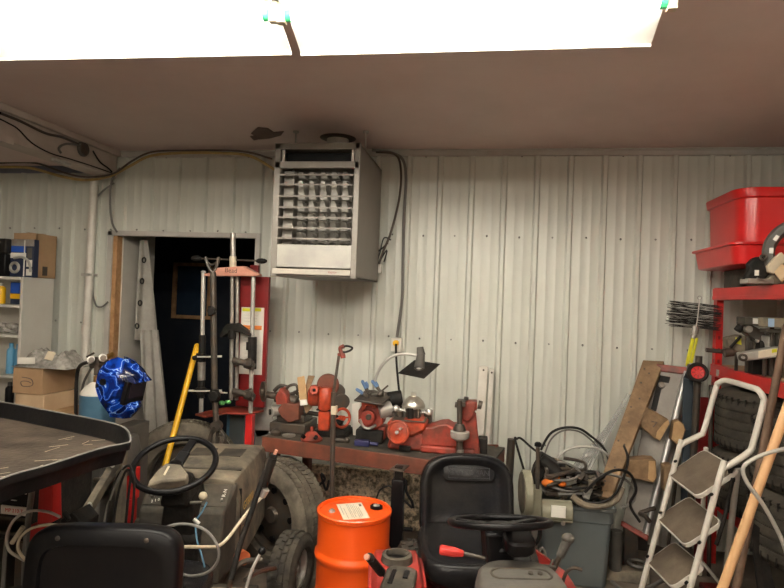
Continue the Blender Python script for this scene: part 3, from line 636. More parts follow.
# welding helmet: shell facing right
c = P(117.5, 383, 3.05); f_ = V((.99, -.06, -.02)).normalized(); s_ = f_.cross(V((0, 0, 1))).normalized(); u_ = s_.cross(f_)
tl = Matrix.Rotation(rad(-9), 4, s_)
Mh = Matrix((f_, -s_, u_)).transposed().to_4x4(); Mh = Matrix.Translation(c) @ Mh @ Matrix.Rotation(rad(10), 4, 'Y')
t = Thing('welding_helmet', 'blue welding helmet with lightning pattern hung on the gas cylinder', 'helmet', c-V((0, 0, .15)))
def helm_shell(off, z_lo=-.17, z_hi=.15, a_max=118):
    vs = []; rows, cols = 22, 36
    for i in range(rows+1):
        v = i/rows; z = z_lo+(z_hi-z_lo)*v
        if z > .03: k_ = math.sqrt(max(0.0, 1-((z-.03)/(z_hi-.03+.004))**2)); R_ = .128*k_+.002
        elif z > -.10: R_ = .128
        else: R_ = .128-.03*((-.10-z)/.07)**1.3
        fw = 1.0+.06*sin(v*PI)
        am = a_max if z > -.02 else a_max-55*min(1, (-.02-z)/.14)
        for j in range(cols+1):
            a_ = rad(-am+2*am*j/cols); ff = cos(a_); x = (R_+off)*ff*(1.12 if ff > 0 else .95)*fw; y = (R_*.86+off)*sin(a_)
            # flat window plane
            if abs(a_) < rad(42) and -.075 < z < .055: x = min(x, .108+off)
            if z > .055 and abs(a_) < rad(46) and z < .12: x += .014*sin((z-.055)/.065*PI)
            if z < -.09 and abs(a_) < rad(35): x += .012
            vs.append(V((x, y, z)))
    return vs, rows, cols
vo, rows, cols = helm_shell(.003); vi, _, _ = helm_shell(-.003)
n = len(vo); c_ = cols+1; fs = [(i*c_+j, i*c_+j+1, (i+1)*c_+j+1, (i+1)*c_+j) for i in range(rows) for j in range(cols)]
ed = [(k, k+1) for k in range(cols)]+[(rows*c_+k+1, rows*c_+k) for k in range(cols)]+[((i+1)*c_, i*c_) for i in range(rows)]+[(i*c_+cols, (i+1)*c_+cols) for i in range(rows)]
b = MB(); b.add([Mh @ p for p in vo+vi], fs+[tuple(n+q for q in reversed(f)) for f in fs]+[(b2, a2, n+a2, n+b2) for a2, b2 in ed]); t.part('shell', b, helm, angle=50)
b = MB(Mh); b.box((.075, -.085, -.085), (.128, .085, .052)); wn = t.part('lens_frame', b, blackp, .008)
b = MB(Mh); b.box((.127, -.06, -.05), (.131, .06, .04)); t.part('lens', b, mat('lens_glass', (.03, .02, .03), .08), .002, par=wn)
b = MB(Mh); b.hexa([(.07, -.10, .05), (.165, -.075, .05), (.165, .075, .05), (.07, .10, .05), (.05, -.085, .115), (.125, -.06, .085), (.125, .06, .085), (.05, .085, .115)]); t.part('brow', b, helm, .002)
for s2 in (-1, 1): b = MB(Mh); b.cyl((-.005, s2*.108, .02), (-.005, s2*.124, .02), .018, None, 16); t.part('pivot_knob', b, blackp)

# ======================================================= WHEELBARROW (black tray)
zr = 1.08
t = Thing('wheelbarrow', 'large black poly tray with scratched bottom in the left foreground', 'wheelbarrow', (-1.9, 1.85, 0))
top = [PZ(131, 441, zr), PZ(128.5, 431, zr), PZ(118, 425, zr), PZ(90, 418.5, zr), PZ(50, 411, zr), PZ(0, 402, zr), PZ(-60, 396, zr), PZ(-135, 395, zr), PZ(-165, 405, zr)]
near = [PZ(-230, 500, zr), PZ(-190, 545, zr), PZ(-100, 530, zr), PZ(0, 480, zr), PZ(50, 465, zr), PZ(100, 449, zr), PZ(124, 444, zr)]
loop = smooth(top+near, 6, True)
cx = sum((p for p in loop), V())/len(loop)
def lev(s_, z, dx=0): return [(cx.x+(p.x-cx.x)*s_+dx, cx.y+(p.y-cx.y)*s_, z) for p in loop]
b = MB(); b.rings(Matrix.Identity(4), [lev(.93, zr-.075), lev(.95, zr-.072), lev(.985, zr-.012), lev(.99, zr-.022), lev(1.0, zr-.024), lev(1.006, zr-.004), lev(1.0, zr+.001), lev(.985, zr), lev(.975, zr-.008), lev(.95, zr-.058), lev(.93, zr-.064)])
tr = t.part('tray', b, traym, angle=45)
b = MB(); b.tube(lev(.995, zr+.001), .0032, 6, True, 0); t.part('worn_lip_highlight', b, cableg, par=tr, label='worn lip with its highlight painted pale')  # pale tube paints the rim highlight along the worn lip
b = MB(); b.rings(Matrix.Identity(4), [lev(.935, zr-.0645), lev(.935, zr-.0615)]); t.part('tray_floor', b, trayf, par=tr, label='dusty brown scratched tray bottom')
b = MB(); rr = random.Random(4)
for k in range(34):
    p = V((-1.3-.75*rr.random(), 1.55+.5*rr.random(), zr-.0612)); a_ = .9+rr.random()*.9; L_ = .04+.12*rr.random(); b.bar(p, p+V((cos(a_)*L_, sin(a_)*L_*.5, 0)), .0018, .0008)
t.part('scratches', b, cream, par=tr)['kind'] = 'stuff'
for k, (x, y) in enumerate(((-1.55, 1.5), (-1.75, 2.15))):
    b = MB(); b.tube([(x-.35, y, .02), (x-.30, y, .5), (x-.30, y, zr-.10), (x-.7, y, zr-.09)], .017, 10); t.part('leg', b, blackm)
    b = MB(); b.bar((-2.0, y, zr-.095), (-3.1, y*1.04, zr-.10), .03, .03); t.part('handle', b, wood)
b = MB(); b.bar((-2.6, 1.5, zr-.125), (-2.6, 2.2, zr-.125), .03, .03); t.part('cross_bar', b, steeld)

# ==================================================== WELDER, STAND AND CABLES
Y = 2.15
a = P(-40, 478, Y); c = P(29, 478, Y); z0 = P(0, 520, Y).z
t = Thing('welder', 'black and red welding machine with a white label under the tray', 'welder', ((a.x+c.x)/2, Y+.2, 0))
bo = t.part('case', MB().box((a.x, Y, z0-.08), (c.x, Y+.4, a.z)), blackm, .008)
t.part('front_plate', MB().pbox(-30, 484, 28, 516, Y-.006, .008), blackp, .002, par=bo)
b = MB(); b.pbox(0.5, 513.5, 27.5, 508, Y-.012, .006); lb = t.part('label', b, paperw, par=bo)
b = MB(); M_ = frame(P(14, 510.9, Y-.0125), (1, 0, .0), (0, 0, 1)); b.text('MP 210-T', M_, .021, .0005); t.part('lettering', b, redr, par=lb)
b = MB(); b.disc(8, 492, Y-.012, 1.8, .012); b.disc(3, 500, Y-.012, 1.2, .01); t.part('knob', b, pink, par=bo)
b = MB(); b.pbox(17, 491, 28, 492.4, Y-.011, .005); b.pbox(20, 493.4, 26, 494.4, Y-.011, .005); b.pbox(11, 500, 16, 501, Y-.011, .005); t.part('marking', b, paperw, par=bo)
b = MB()
for y in (518, 521, 524, 527, 530): b.pbox(-35, y, 28, y+1.3, Y-.008, .012)
t.part('grille', b, dustd, par=bo)
b = MB(); b.box((a.x-.02, Y-.03, .001), (a.x+.03, Y+.4, z0-.08)); b.box((c.x-.05, Y-.0, .001), (c.x, Y+.4, z0-.08)); t.part('cart_frame', b, steeld, .004)
b = MB(); b.prism([P(40, 466, Y-.05), P(52, 466, Y-.05), P(53, 522, Y-.05), P(37, 525, Y-.05)], (0, .05, 0)); p = P(45, 524, Y)
b.box((p.x-.03, Y-.05, .001), (p.x+.035, Y, p.z+.01)); b.box((p.x-.1, Y-.12, .001), (p.x+.1, Y+.1, .012))
single('stand', b, redr, 'bright red flat metal upright right of the welder', 'stand', None, .003)
cabl('hose', [(34, 466, 2.05), (32, 490, 2.05), (29, 515, 2.05), (25, 560, 2.05), (24, 640, 2.0)], 2.05, 3.2, cableg, 'thick grey hose hanging between welder and red upright', 'hose')
cabl('cable', [(60, 517, 1.9), (48, 512), (30, 511), (14, 520), (7, 536), (9, 550), (20, 558), (30, 563, 1.88)], 1.9, 1.6, galv, 'silver grey cable bowing in a wide loop left of the black seat')
cabl('cable', [(60, 525, 1.85), (45, 525), (30, 529), (20, 538), (18, 548), (22, 556), (28, 562, 1.85)], 1.85, 1.6, cream, 'cream cable curving inside the silver loop')
cabl('hose', [(8, 532, 1.95), (5, 555), (3, 590), (0, 640)], 1.95, 2.2, cableg, 'grey hose dropping at the left edge below the cable loop', 'hose')
single('handle_grip', MB().pcyl(23, 527, 12, 543, 1.93, 2.6), cream, 'cream electrode grip inside the cable loop', 'grip')
t = Thing('floor_machine', 'dusty dark machine housing standing behind the red upright', 'machine', foot(80, 500, 2.75))
Y = 2.8
b = MB(); b.pprism([(52, 455), (100, 446), (105, 470), (101, 486), (92, 497), (78, 505), (60, 500), (52, 480)], Y, .35); p = P(75, 500, Y); b.box((p.x-.15, Y+.02, .001), (p.x+.12, Y+.33, p.z)); t.part('shroud', b, grayp, .02)
b = MB(); b.pprism([(77, 462), (87, 466), (84, 478), (74, 496), (73, 485)], Y-.025, .03); t.part('rib', b, dust, .006)
b = MB(); b.pbox(92, 478, 110, 485, Y-.02, .2); t.part('muffler', b, steeld, .01)
t = Thing('frame_rail', 'dusty slanted steel frame rail left of the grey tractor', 'rail', foot(105, 520, 2.5))
b = MB(); b.bar(P(72, 537, 2.3), P(122, 452, 2.85), .035, .05); b.bar(P(72, 537, 2.3), foot(60, 560, 2.3), .035, .05); b.bar(P(122, 452, 2.85), foot(124, 460, 2.85), .035, .05); t.part('rail', b, dust, .004)
b = MB(); b.disc(112, 465, 2.68, 2.2, .03, (1, -1, 0)); b.disc(90, 505, 2.45, 2.2, .03, (1, -1, 0)); t.part('bolt', b, galv)
t = Thing('side_box', 'pale dusty sheet metal box behind the tray corner', 'metal box', foot(115, 455, 3.05))
a = P(107, 440, 3.05); c = P(124, 440, 3.05); b = MB(); b.box((a.x, 3.05, .001), (c.x, 3.3, P(110, 428, 3.05).z)); t.part('body', b, grayp, .004)
b = MB(); b.pbox(108, 462, 122, 447, 3.045, .01); t.part('plate', b, galv, .002)
b = MB(); b.pbox(127, 468, 134, 500, 2.95, .05); p = P(130, 500, 2.95); b.box((p.x-.012, 2.95, .001), (p.x+.012, 3.0, p.z)); single('stand', b, redr, 'narrow red post seen through the gap left of the steering wheel', 'post', None, .003)
for k, (pp, m_, l_) in enumerate((([(104, 560, 2.15), (107, 520), (112, 490), (122, 470), (131, 468), (128, 500), (122, 560)], cable, 'black cable hanging in a narrow loop beside the dashboard'), ([(112, 560, 2.12), (114, 520), (119, 490), (127, 470), (134, 480), (132, 520), (126, 560)], cable, 'second black cable loop nearest the dashboard'), ([(100, 560, 2.18), (103, 530), (108, 505), (118, 480), (124, 466)], cableg, 'grey cable rising left of the black loops'))):
    cabl('cable', pp, 2.15, 1.4, m_, l_)
b = MB(); b.pprism([(60, 520), (72, 512), (82, 524), (80, 536), (62, 538)], 2.0, .1); b.pcyl(64, 512, 70, 520, 2.0, 3); p = P(70, 530, 2.05)
b.cyl((p.x, 2.05, .001), (p.x, 2.05, p.z), .02)
single('clamp', b, blackm, 'black ground clamp block just above the black seat top', 'clamp', None, .004)

# ============================================================ TRACTOR A (grey)
OA = V((-1.37, 2.65, 0)); rz = rad(11)
t = Thing('garden_tractor', 'dusty dark grey garden tractor seen from behind with black seat and steering wheel', 'garden tractor', OA, rz)
T = ROOTM[t.o.name]
def L(b): b.T = T; return b
# hood : local y 0..0.72, top z .72
b = MB(T); hw = .235
def hs(y, w, zt, zb=.30): # one section loop, x/z profile
    pr = [(-w, zb), (-w, zt-.10), (-w*.90, zt-.012), (-w*.8, zt), (-w*.3, zt+.004), (w*.3, zt+.004), (w*.8, zt), (w*.90, zt-.012), (w, zt-.10), (w, zb)]
    return [(x, y, z) for x, z in pr]
b.rings(Matrix.Identity(4), [hs(-.02, .215, .715), hs(.03, .222, .722), hs(.30, .232, .725), hs(.62, .232, .718), hs(.70, .225, .70), hs(.725, .21, .67, .32)])
hd = t.part('hood', b, dust, .004, angle=30)
b = MB(T)
for x in (-.14, .02): b.box((x, .34, .7245), (x+.12, .50, .7285))
b.box((-.20, .10, .7225), (.20, .125, .7285)); t.part('hood_vent', b, dustd, par=hd)
b = MB(T); b.text('GT6000', frame((.2295, .165, .555), (.035, 1, 0), (0, 0, 1)), .060, .0006); t.part('lettering', b, mat('faded_gold', (.6, .38, .11), .7), par=hd, label='faded gold model lettering')
b = MB(T); b.text('Twin', frame((.2265, .10, .44), (0, 1, 0), (0, 0, 1)), .035, .0006); t.part('small_lettering', b, paperw, par=hd, label='small white lettering')
b = MB(T); b.box((-.2, .70, .35), (.2, .74, .62)); t.part('grille', b, blackm, .004)
b = MB(T); b.box((.21, .02, .28), (.2245, .027, .66)); t.part('panel_seam', b, blackm, par=hd)
# dashboard sloping from hood edge toward the driver
b = MB(T); b.hexa([(-.19, -.20, .30), (.18, -.20, .30), (.215, 0, .30), (-.215, 0, .30), (-.195, -.16, .61), (.185, -.16, .61), (.212, 0, .70), (-.212, 0, .70)]); ds = t.part('dashboard', b, dustd, .012)
Md = frame((-.002, -.075, .6585), (1, 0, 0), (0, .16, .09)) @ Matrix.Diagonal((.83, 1, 1, 1))
b = MB(T @ Md); b.box((-.225, -.07, -.002), (-.08, .06, .004)); t.part('control_panel', b, dustd, .003, par=ds); b = MB(T @ Md); b.box((.09, -.07, -.002), (.23, .065, .004)); t.part('control_panel', b, dustd, .003, par=ds)
for x, y, r_ in ((-.19, -.02, .011), (-.19, .03, .008), (-.12, .0, .008), (.20, -.04, .006)): b = MB(T @ Md); b.cyl((x, y, .002), (x, y, .02), r_); t.part('knob', b, steel, par=ds)
b = MB(T @ Md); b.text('2 1 0', frame((-.165, -.045, .0045), (.9, .3, 0), (0, 1, 0)), .022, .0004); b.text('R-N', frame((.20, .01, .0045), (0, 1, 0), (-1, 0, 0)), .028, .0004); b.box((-.105, -.05, .004), (-.098, .02, .005)); t.part('marking', b, paperw, par=ds)
b = MB(T @ Md); b.box((-.16, .035, .0), (-.09, .06, .018)); t.part('latch_plate', b, galv, .002, par=ds)
# steering column hood cover
b = MB(T); b.hexa([(-.085, -.22, .50), (.085, -.22, .50), (.08, -.02, .60), (-.08, -.02, .60), (-.06, -.24, .70), (.06, -.24, .70), (.06, -.06, .74), (-.06, -.06, .74)]); b.hexa([(-.09, -.20, .25), (.09, -.20, .25), (.09, -.08, .25), (-.09, -.08, .25), (-.095, -.24, .52), (.095, -.24, .52), (.09, -.05, .62), (-.09, -.05, .62)]); t.part('steering_column', b, blackm, .02)
b = MB(T); nrm = V((0, -.48, 1)).normalized(); wc = V((-.012, -.255, .85)); 
b.hexa([(-.07, -.27, .66), (.06, -.27, .66), (.07, -.12, .66), (-.08, -.12, .66), (-.05, -.275, .80), (.045, -.275, .80), (.045, -.15, .79), (-.05, -.15, .79)]); t.part('column_cover', b, blackm, .02)
def wheel(t, T, wc, nrm, R, r, sp, m, hub=.035, drop=.02):
    Mw = axis(wc, nrm, (0, 1, 0)); b = MB(T); b.torus(Mw, R, r, 48, 12); o = t.part('steering_wheel', b, m, angle=80)
    for a_ in sp:
        a_ = rad(a_); b = MB(T); p0 = Mw @ V((0, 0, -drop)); p1 = Mw @ V((R*cos(a_), R*sin(a_), 0)); b.bar(p0, p0.lerp(p1, .5)+nrm*.004, .05, .014, nrm); b.bar(p0.lerp(p1, .45)+nrm*.004, p1, .038, .012, nrm); t.part('spoke', b, m, .004, par=o)
    b = MB(T); b.lathe(Mw, [(hub, -drop-.03), (hub*1.1, -drop), (hub, -drop+.018), (hub*.6, -drop+.022)], 24); t.part('hub', b, m, par=o); return o
swA = wheel(t, T, wc, nrm, .172, .0135, (78,), blackp, .03, .02)
nW = (Matrix.Rotation(rz, 3, 'Z') @ nrm); cW = T @ wc
def onp(x, y, off=0):
    d = FW+RT*((x-392)/F)+UP*((294-y)/F); o = V((0, 0, EYE)); q0 = cW+nW*off; return o+d*((q0-o).dot(nW)/d.dot(nW))
b = MB(); b.prism([onp(*q, .004) for q in ((147, 486), (149, 480), (158, 469), (166, 462.5), (181, 464), (188, 473), (186, 479), (176, 480), (162, 481))], -nW*.05); t.part('centre_pad', b, dust, .008, par=swA, label='dusty centre pad')
b = MB(); b.prism([onp(*q, .005) for q in ((163, 475), (168, 466), (170, 466.5), (165, 475.5))], nW*.001); t.part('pad_stripe', b, cream, par=swA)
b = MB(T); b.cyl(V((.01, -.2, .74)), wc-nrm*.05, .03); t.part('column_tube', b, blackp)
# throttle with round knob & blue-green rod
b = MB(); b.ptube([(185, 503, 2.42), (201, 502, 2.42)], 2.42, 1.6); t.part('choke_rod', b, steel)
b = MB(); b.ball(P(203, 496, 2.4), 4.6*2.4/F, 14); t.part('choke_knob', b, cream)
b = MB(); b.ptube([(207, 502, 2.38), (202, 512, 2.36), (196, 522, 2.34), (197, 540, 2.3), (203, 560, 2.25), (212, 600, 2.2)], 2.36, .9); t.part('control_rod', b, bluec)
b = MB(); b.pcyl(194, 519, 199, 524, 2.33, 2.2); t.part('rod_joint', b, galv)
# seat
Ms = frame((-.005, -.93, .635), (1, 0, 0), (0, .10, 1))  # z -> backwards(-y)
ol = supere(.49, .40, 5.5, 56)
b = MB(T @ Ms); b.stack(Matrix.Identity(4), ol, [(.9, .88, -.065), (.97, .96, -.055), (1, 1, -.02), (1, 1, .012), (.985, .98, .03), (.95, .94, .037), (.80, .72, .037), (.78, .70, .022), (.5, .5, .018)]); st = t.part('seat_back', b, blackp, angle=50)
b = MB(T); b.stack(Matrix.Translation((0, -.62, .46)), supere(.48, .46, 4, 40), [(.9, .9, -.06), (1, 1, -.03), (1, 1, .02), (.95, .95, .04), (.8, .8, .03)]); t.part('seat_cushion', b, blackv, angle=50)
b = MB(T @ Ms); 
for s2 in (-1, 1): b.lathe(Matrix.Translation((s2*.14, .165, .036)), [(.008, 0), (.008, .003), (.003, .005)], 10)
t.part('seat_screw', b, steeld, par=st)
# fender deck
b = MB(T); b.hexa([(-.42, -.95, .30), (.42, -.95, .30), (.40, -.45, .30), (-.40, -.45, .30), (-.40, -.93, .46), (.40, -.93, .46), (.38, -.5, .45), (-.38, -.5, .45)]); t.part('fender_deck', b, dust, .03)
b = MB(T); b.box((-.36, -.5, .24), (.36, -.18, .30)); t.part('footboard', b, dustd, .006)
b = MB(T); b.box((-.15, -.9, .2), (-.09, .75, .32)); b.box((.09, -.9, .2), (.15, .75, .32)); t.part('chassis', b, steeld, .004)
ax = Matrix.Rotation(rz, 3, 'Z') @ V((1, 0, 0))
wr = P(291, 584, 2.97)
tire(t, V((wr.x, wr.y, .185)), (ax+V((0, -.25, 0))), .18, .15, .10, rubber, 'front_tire', 26, .008, 4); rim(t, V((wr.x, wr.y, .185)), ax+V((0, -.25, 0)), .10, .13, galv)
lw = T @ V((-.36, .42, .185)); tire(t, lw, ax, .18, .15, .10, rubber, 'front_tire', 26, .008, 4); rim(t, lw, -ax, .10, .13, galv)
b = MB(); b.bar(lw, (wr.x, wr.y, .185), .04, .04); t.part('front_axle', b, steeld)
for s2 in (-1, 1): p = T @ V((s2*.40, -.75, .262)); tire(t, p, ax*s2, .25, .22, .13, rubber, 'rear_tire', 28, .01, 4); rim(t, p, ax*s2, .13, .2, galv)
# levers
b = MB(); b.ptube([(231, 580, 2.1), (240, 545, 2.15), (252, 510, 2.2), (262, 480, 2.24), (266, 470, 2.25)], 2.2, 3.0, 12); lv = t.part('hand_lever', b, blackm)
b = MB(); b.pcyl(263.5, 486, 273, 458, 2.25, 4.4, n=16); b.pcyl(273, 458, 274, 454, 2.25, 3.6, n=16); t.part('grip', b, blackm, par=lv)
b = MB(); b.pcyl(273.6, 457, 276.5, 450, 2.25, 1.8); t.part('release_button', b, pink, par=lv)
b = MB(); b.pcyl(262, 496, 266, 489, 2.25, 4.0); t.part('lever_clamp', b, galv, par=lv)
b = MB(); b.ptube([(261, 552, 2.05), (252, 570, 2.02), (245, 592, 2.0)], 2.02, 1.7); lv = t.part('deck_lever', b, chrome)
b = MB(); b.ball(P(262, 551, 2.05), 4.2*2.05/F, 14); t.part('lever_knob', b, blackp, par=lv)
b = MB(); b.ptube([(228, 600, 2.1), (232, 575, 2.12), (243, 562, 2.15), (262, 560, 2.2)], 2.1, 3); b.ptube([(245, 580, 2.2), (258, 572, 2.3), (275, 568, 2.5)], 2.3, 2.5); t.part('linkage', b, steeld)
b = MB(); b.disc(242, 557, 2.5, 7, .05, (1, -1, .2)); t.part('oil_filter', b, mat('filter_orange', (.45, .10, .03), .6), label='orange oil filter')
cabl('hose', [(262, 497, 2.52), (252, 507, 2.44), (240, 522, 2.36), (228, 538, 2.3), (218, 546, 2.26), (205, 547, 2.2), (185, 547, 2.1), (168, 549, 2.0)], 2.35, 1.7, cream, 'cream hose draped along the side of the grey tractor hood', 'hose')
cabl('cable', [(160, 540, 2.05), (165, 528), (185, 524), (205, 530), (217, 545), (218, 560), (208, 572), (190, 576), (172, 570)], 2.05, 1.6, cableg, 'grey cable curling in front of the grey dashboard')

# ================================================================ BENCH
ZB = .75
A0 = PZ(262, 437, ZB); A1 = PZ(487, 468.5, ZB); bd = (A1-A0).normalized(); bn = V((-bd.y, bd.x, 0)); BL = (A1-A0).length
Mb = frame(A0, bd, bn); Mb.translation = V((A0.x, A0.y, 0)); rzb = math.atan2(bd.y, bd.x)
t = Thing('workbench', 'rust red steel workbench carrying the row of red machines along the wall', 'workbench', (A0.x+bd.x*BL/2, A0.y+bd.y*BL/2, 0), rzb)
b = MB(Mb); b.box((0, .012, ZB-.012), (BL, .50, ZB)); t.part('bench_top', b, dustd, .003)
b = MB(Mb); b.box((0, 0, ZB-.085), (BL, .012, ZB+.002)); t.part('front_beam', b, redb, .003)
b = MB(Mb); b.box((0, .012, ZB-.085), (.012, .50, ZB-.012)); b.box((BL-.012, .012, ZB-.085), (BL, .50, ZB-.012)); b.box((0, .49, ZB-.085), (BL, .502, ZB-.012)); t.part('side_beam', b, redb, .002)
for x, y in ((.03, .04), (BL-.08, .04), (.03, .44), (BL-.08, .44)):
    b = MB(Mb); b.box((x, y, .001), (x+.05, y+.05, ZB-.012)); t.part('leg', b, redb, .003)
b = MB(); b.ptube([(485, 446, 3.62), (497, 446, 3.60), (489, 463, 3.40), (484, 470, 3.3)], 3.5, 1.7, sm=0); t.part('end_rail', b, redb)
BY = lambda x: None
def bY(px, back=.22): # world depth on the bench below pixel column, `back` metres behind its front edge
    best = None
    for k in range(60):
        s_ = BL*k/59; p = A0+bd*s_+bn*back
        d = p-V((0, 0, EYE)); qx = 392+F*d.dot(RT)/d.dot(FW)
        if best is None or abs(qx-px) < best[0]: best = (abs(qx-px), p.y)
    return best[1]
# speckled board below/behind the bench
a = P(300, 470, 4.1); c = P(425, 470, 4.1)
single('foam_board', MB().box((a.x, 4.10, .001), (c.x, 4.14, P(350, 468, 4.1).z)), speck, 'tan speckled board standing against the wall below the bench', 'board', None, .004)

def base(x, y, Y, T_=None): p = P(x, y, Y); return V((p.x, p.y, ZB))
# --- valve grinder like lathe at left
Y = bY(282)
t = Thing('brake_lathe', 'old brown and red brake lathe with a big round disc at the bench left end', 'lathe', base(285, 435, Y))
b = MB(); a = P(271, 425, Y-.05); c = P(299, 425, Y-.05); b.box((a.x, Y-.08, ZB+.001), (c.x+.05, Y+.18, ZB+.06)); b.box((a.x+.03, Y-.04, ZB+.06), (c.x+.03, Y+.14, P(280, 413, Y).z)); t.part('base', b, steeld, .006)
b = MB(); b.pprism([(277, 410), (283, 402), (299, 406), (299, 420), (288, 423), (281, 417)], Y-.08, .16); t.part('gearbox', b, redb, .006)
b = MB(); b.disc(263.5, 391.5, Y-.06, 10.5, .014, (-1, -.75, 0), 32); b.disc(262.5, 391.5, Y-.075, 4, .03, (-1, -.75, 0)); t.part('disc', b, steeld)
b = MB(); b.pcyl(264, 394, 282, 397, Y-.06, 3.6, Y); b.pcyl(276, 397, 297, 401, Y, 5.5); t.part('spindle', b, steeld)
b = MB(); b.pprism([(275, 397), (280, 388), (286, 396), (288, 404), (276, 405)], Y-.08, .10); t.part('tool_post', b, redm, .006)
b = MB(); b.pcyl(270, 412, 280, 410, Y-.1, 5.6, Y-.03, 20, 5); b.mat(1); b.disc(270, 412, Y-.103, 3, .012, (-1, -.6, 0)); t.part('roller', b, [galv, blackm], .002)
b = MB(); b.ptube([(284, 393), (289, 386), (296, 385), (297, 391), (289, 394), (284, 392)], Y, 1.5); b.ptube([(274, 391), (280, 386), (288, 387)], Y+.05, 2); b.ptube([(290, 397), (296, 392), (299, 398)], Y+.05, 2); t.part('casting', b, steeld)
b = MB(); b.pprism([(262, 401), (268, 399), (273, 400), (271, 406), (270, 412), (273, 421), (271, 433), (258, 437), (252, 428), (256, 412)], 4.0, .015); p = P(262, 430, 4.0); b.box((p.x-.05, 4.0, .001), (p.x+.05, 4.015, p.z))
single('splash_guard', b, galv, 'pale grey wavy-edged sheet standing behind the brake lathe', 'sheet', None)
for pp, l_, m_, dy in (([(297, 377.5), (304, 376), (307.5, 404), (300, 405.5)], 'light wooden slat standing among the machines at left', woodl, 0), ([(308, 375.5), (314.5, 376), (309, 390), (312, 407), (306, 414), (302, 402), (305, 388)], 'darker wooden slat crossing behind the light one', wood, .03)):
    b = MB(); b.pprism(pp, Y-.11+dy, .012)
    if dy == 0: b.mat(1); b.pprism([(299.5, 400), (306.8, 399.5), (307.5, 405), (300, 405.7)], Y-.113, .004)
    single('wooden_slat', b, [m_, paperw], l_, 'wooden slat', None, .002)
b = MB(); b.pcyl(299, 411, 322, 415, Y+.02, 2.2); single('shaft', b, steeld, 'dark horizontal shaft joining the lathe to the orange-red gearmotor', 'shaft')
# --- orange red grinder
Y = bY(325)
t = Thing('gear_motor', 'orange-red rounded motor machine with large wheels, right of the wooden slats', 'motor', base(328, 435, Y))
b = MB(); b.disc(328, 385, Y+.03, 11.5, .05, (.25, -1, 0), 32); t.part('guard_wheel', b, redb, .006)
b = MB(); b.disc(341, 401, Y+.06, 8, .07, (.5, -1, 0), 28); b.disc(338, 391, Y+.06, 7, .06, (.4, -1, 0), 28); t.part('rear_wheel', b, steeld, .004)
b = MB(); b.stack(axis(P(315, 405, Y), (0, 0, 1)), supere(.085, .11, 3, 24), [(.7, .7, 0), (1, 1, .02), (1, 1, .09), (.7, .7, .12)]); b.stack(axis(P(326, 411, Y-.02), (0, 0, 1)), supere(.09, .12, 3, 24), [(.7, .7, 0), (1, 1, .02), (1, 1, .12), (.7, .7, .145)]); t.part('housing', b, redo, angle=50)
b = MB(); b.pcyl(314, 390, 314.5, 390.5, Y-.1, 4.6, Y-.03, 24); b.mat(1); b.disc(314, 390, Y-.103, 1.6, .01); t.part('end_cover', b, [redo, blackm], .003)
b = MB(); b.pbox(318, 410, 329, 432, Y-.06, .12); t.part('pedestal', b, redo, .012)
b = MB(); b.pbox(316, 409, 335, 412, Y-.07, .14); b.pcyl(330, 418, 342, 424, Y, 6); b.pbox(320, 428, 345, 436, Y-.05, .15); t.part('base', b, blackm, .004)
p = P(330, 434, Y)
b = MB(); b.box((p.x-.09, Y-.04, ZB+.001), (p.x+.11, Y+.14, P(330, 430, Y).z)); t.part('foot', b, blackm, .004)
b = MB(); M_ = axis(P(342, 418, Y-.06), (.75, -.7, .1)); b.torus(M_, .055, .009, 28, 8); b.lathe(M_, [(.015, -.02), (.015, .02)], 12); b.bar(M_ @ V((-.05, 0, 0)), M_ @ V((.05, 0, 0)), .012, .008); t.part('pulley', b, redo)
# red hub on front of the bench
Y = bY(312, .07)
t = Thing('hub_cap', 'small red dome casting with two dark holes on the bench front', 'casting', base(312, 440, Y))
c = base(311.5, 440, Y); b = MB(); b.lathe(Matrix.Translation(c+V((0, 0, .001))), [(.062, 0), (.065, .012), (.045, .03), (.028, .05), (.012, .055), (.010, .08), (.006, .082)], 24); t.part('dome', b, redm)
for s2 in (-1, 1): b = MB(); p = c+V((s2*.032, -.036, .024)); b.cyl(p, p+V((s2*.01, -.012, .012)), .012, None, 12); t.part('hole', b, blackp)
b = MB(); b.lathe(Matrix.Translation(base(289, 436, bY(289, .10))+V((0, 0, .001))), [(.04, 0), (.04, .008), (.02, .012)], 20); single('washer', b, steel, 'round flat steel washer on the bench before the brake lathe', 'washer')
b = MB(); b.lathe(Matrix.Translation(base(276, 436, bY(276, .08))+V((0, 0, .001))), [(.03, 0), (.034, .02), (.02, .035)], 14); single('cup', b, steeld, 'dark metal cup at the bench left end', 'cup')
# --- long hooked pole in front of the bench
Yp = 2.98
t = Thing('hooked_pole', 'long grey steel pole with red hooked handle behind the orange drum', 'pole', foot(332, 500, Yp))
b = MB(); b.pcyl(339, 355, 333.5, 392, Yp, 1.5, n=10); b.pcyl(333.5, 392, 331.5, 520, Yp, 2.7, n=14); p = P(331.5, 520, Yp); b.cyl(p, (p.x-.01, Yp, .001), .0135); t.part('shaft', b, steeld)
b = MB(); b.pbox(331, 406, 336, 415, Yp-.016, .03); t.part('tag', b, cream, .002)
b = MB(); b.ptube([(343, 358), (341, 352), (340.5, 348), (344, 346)], Yp, 2.2); b.ptube([(338, 355), (343, 354), (344, 358)], Yp, 1.8); h = t.part('handle', b, redm)
b = MB(); b.ptube([(342, 347), (347, 346), (352, 347.5), (351, 350), (346, 352), (343, 352)], Yp, 1.1); t.part('hook', b, blackm, par=h)
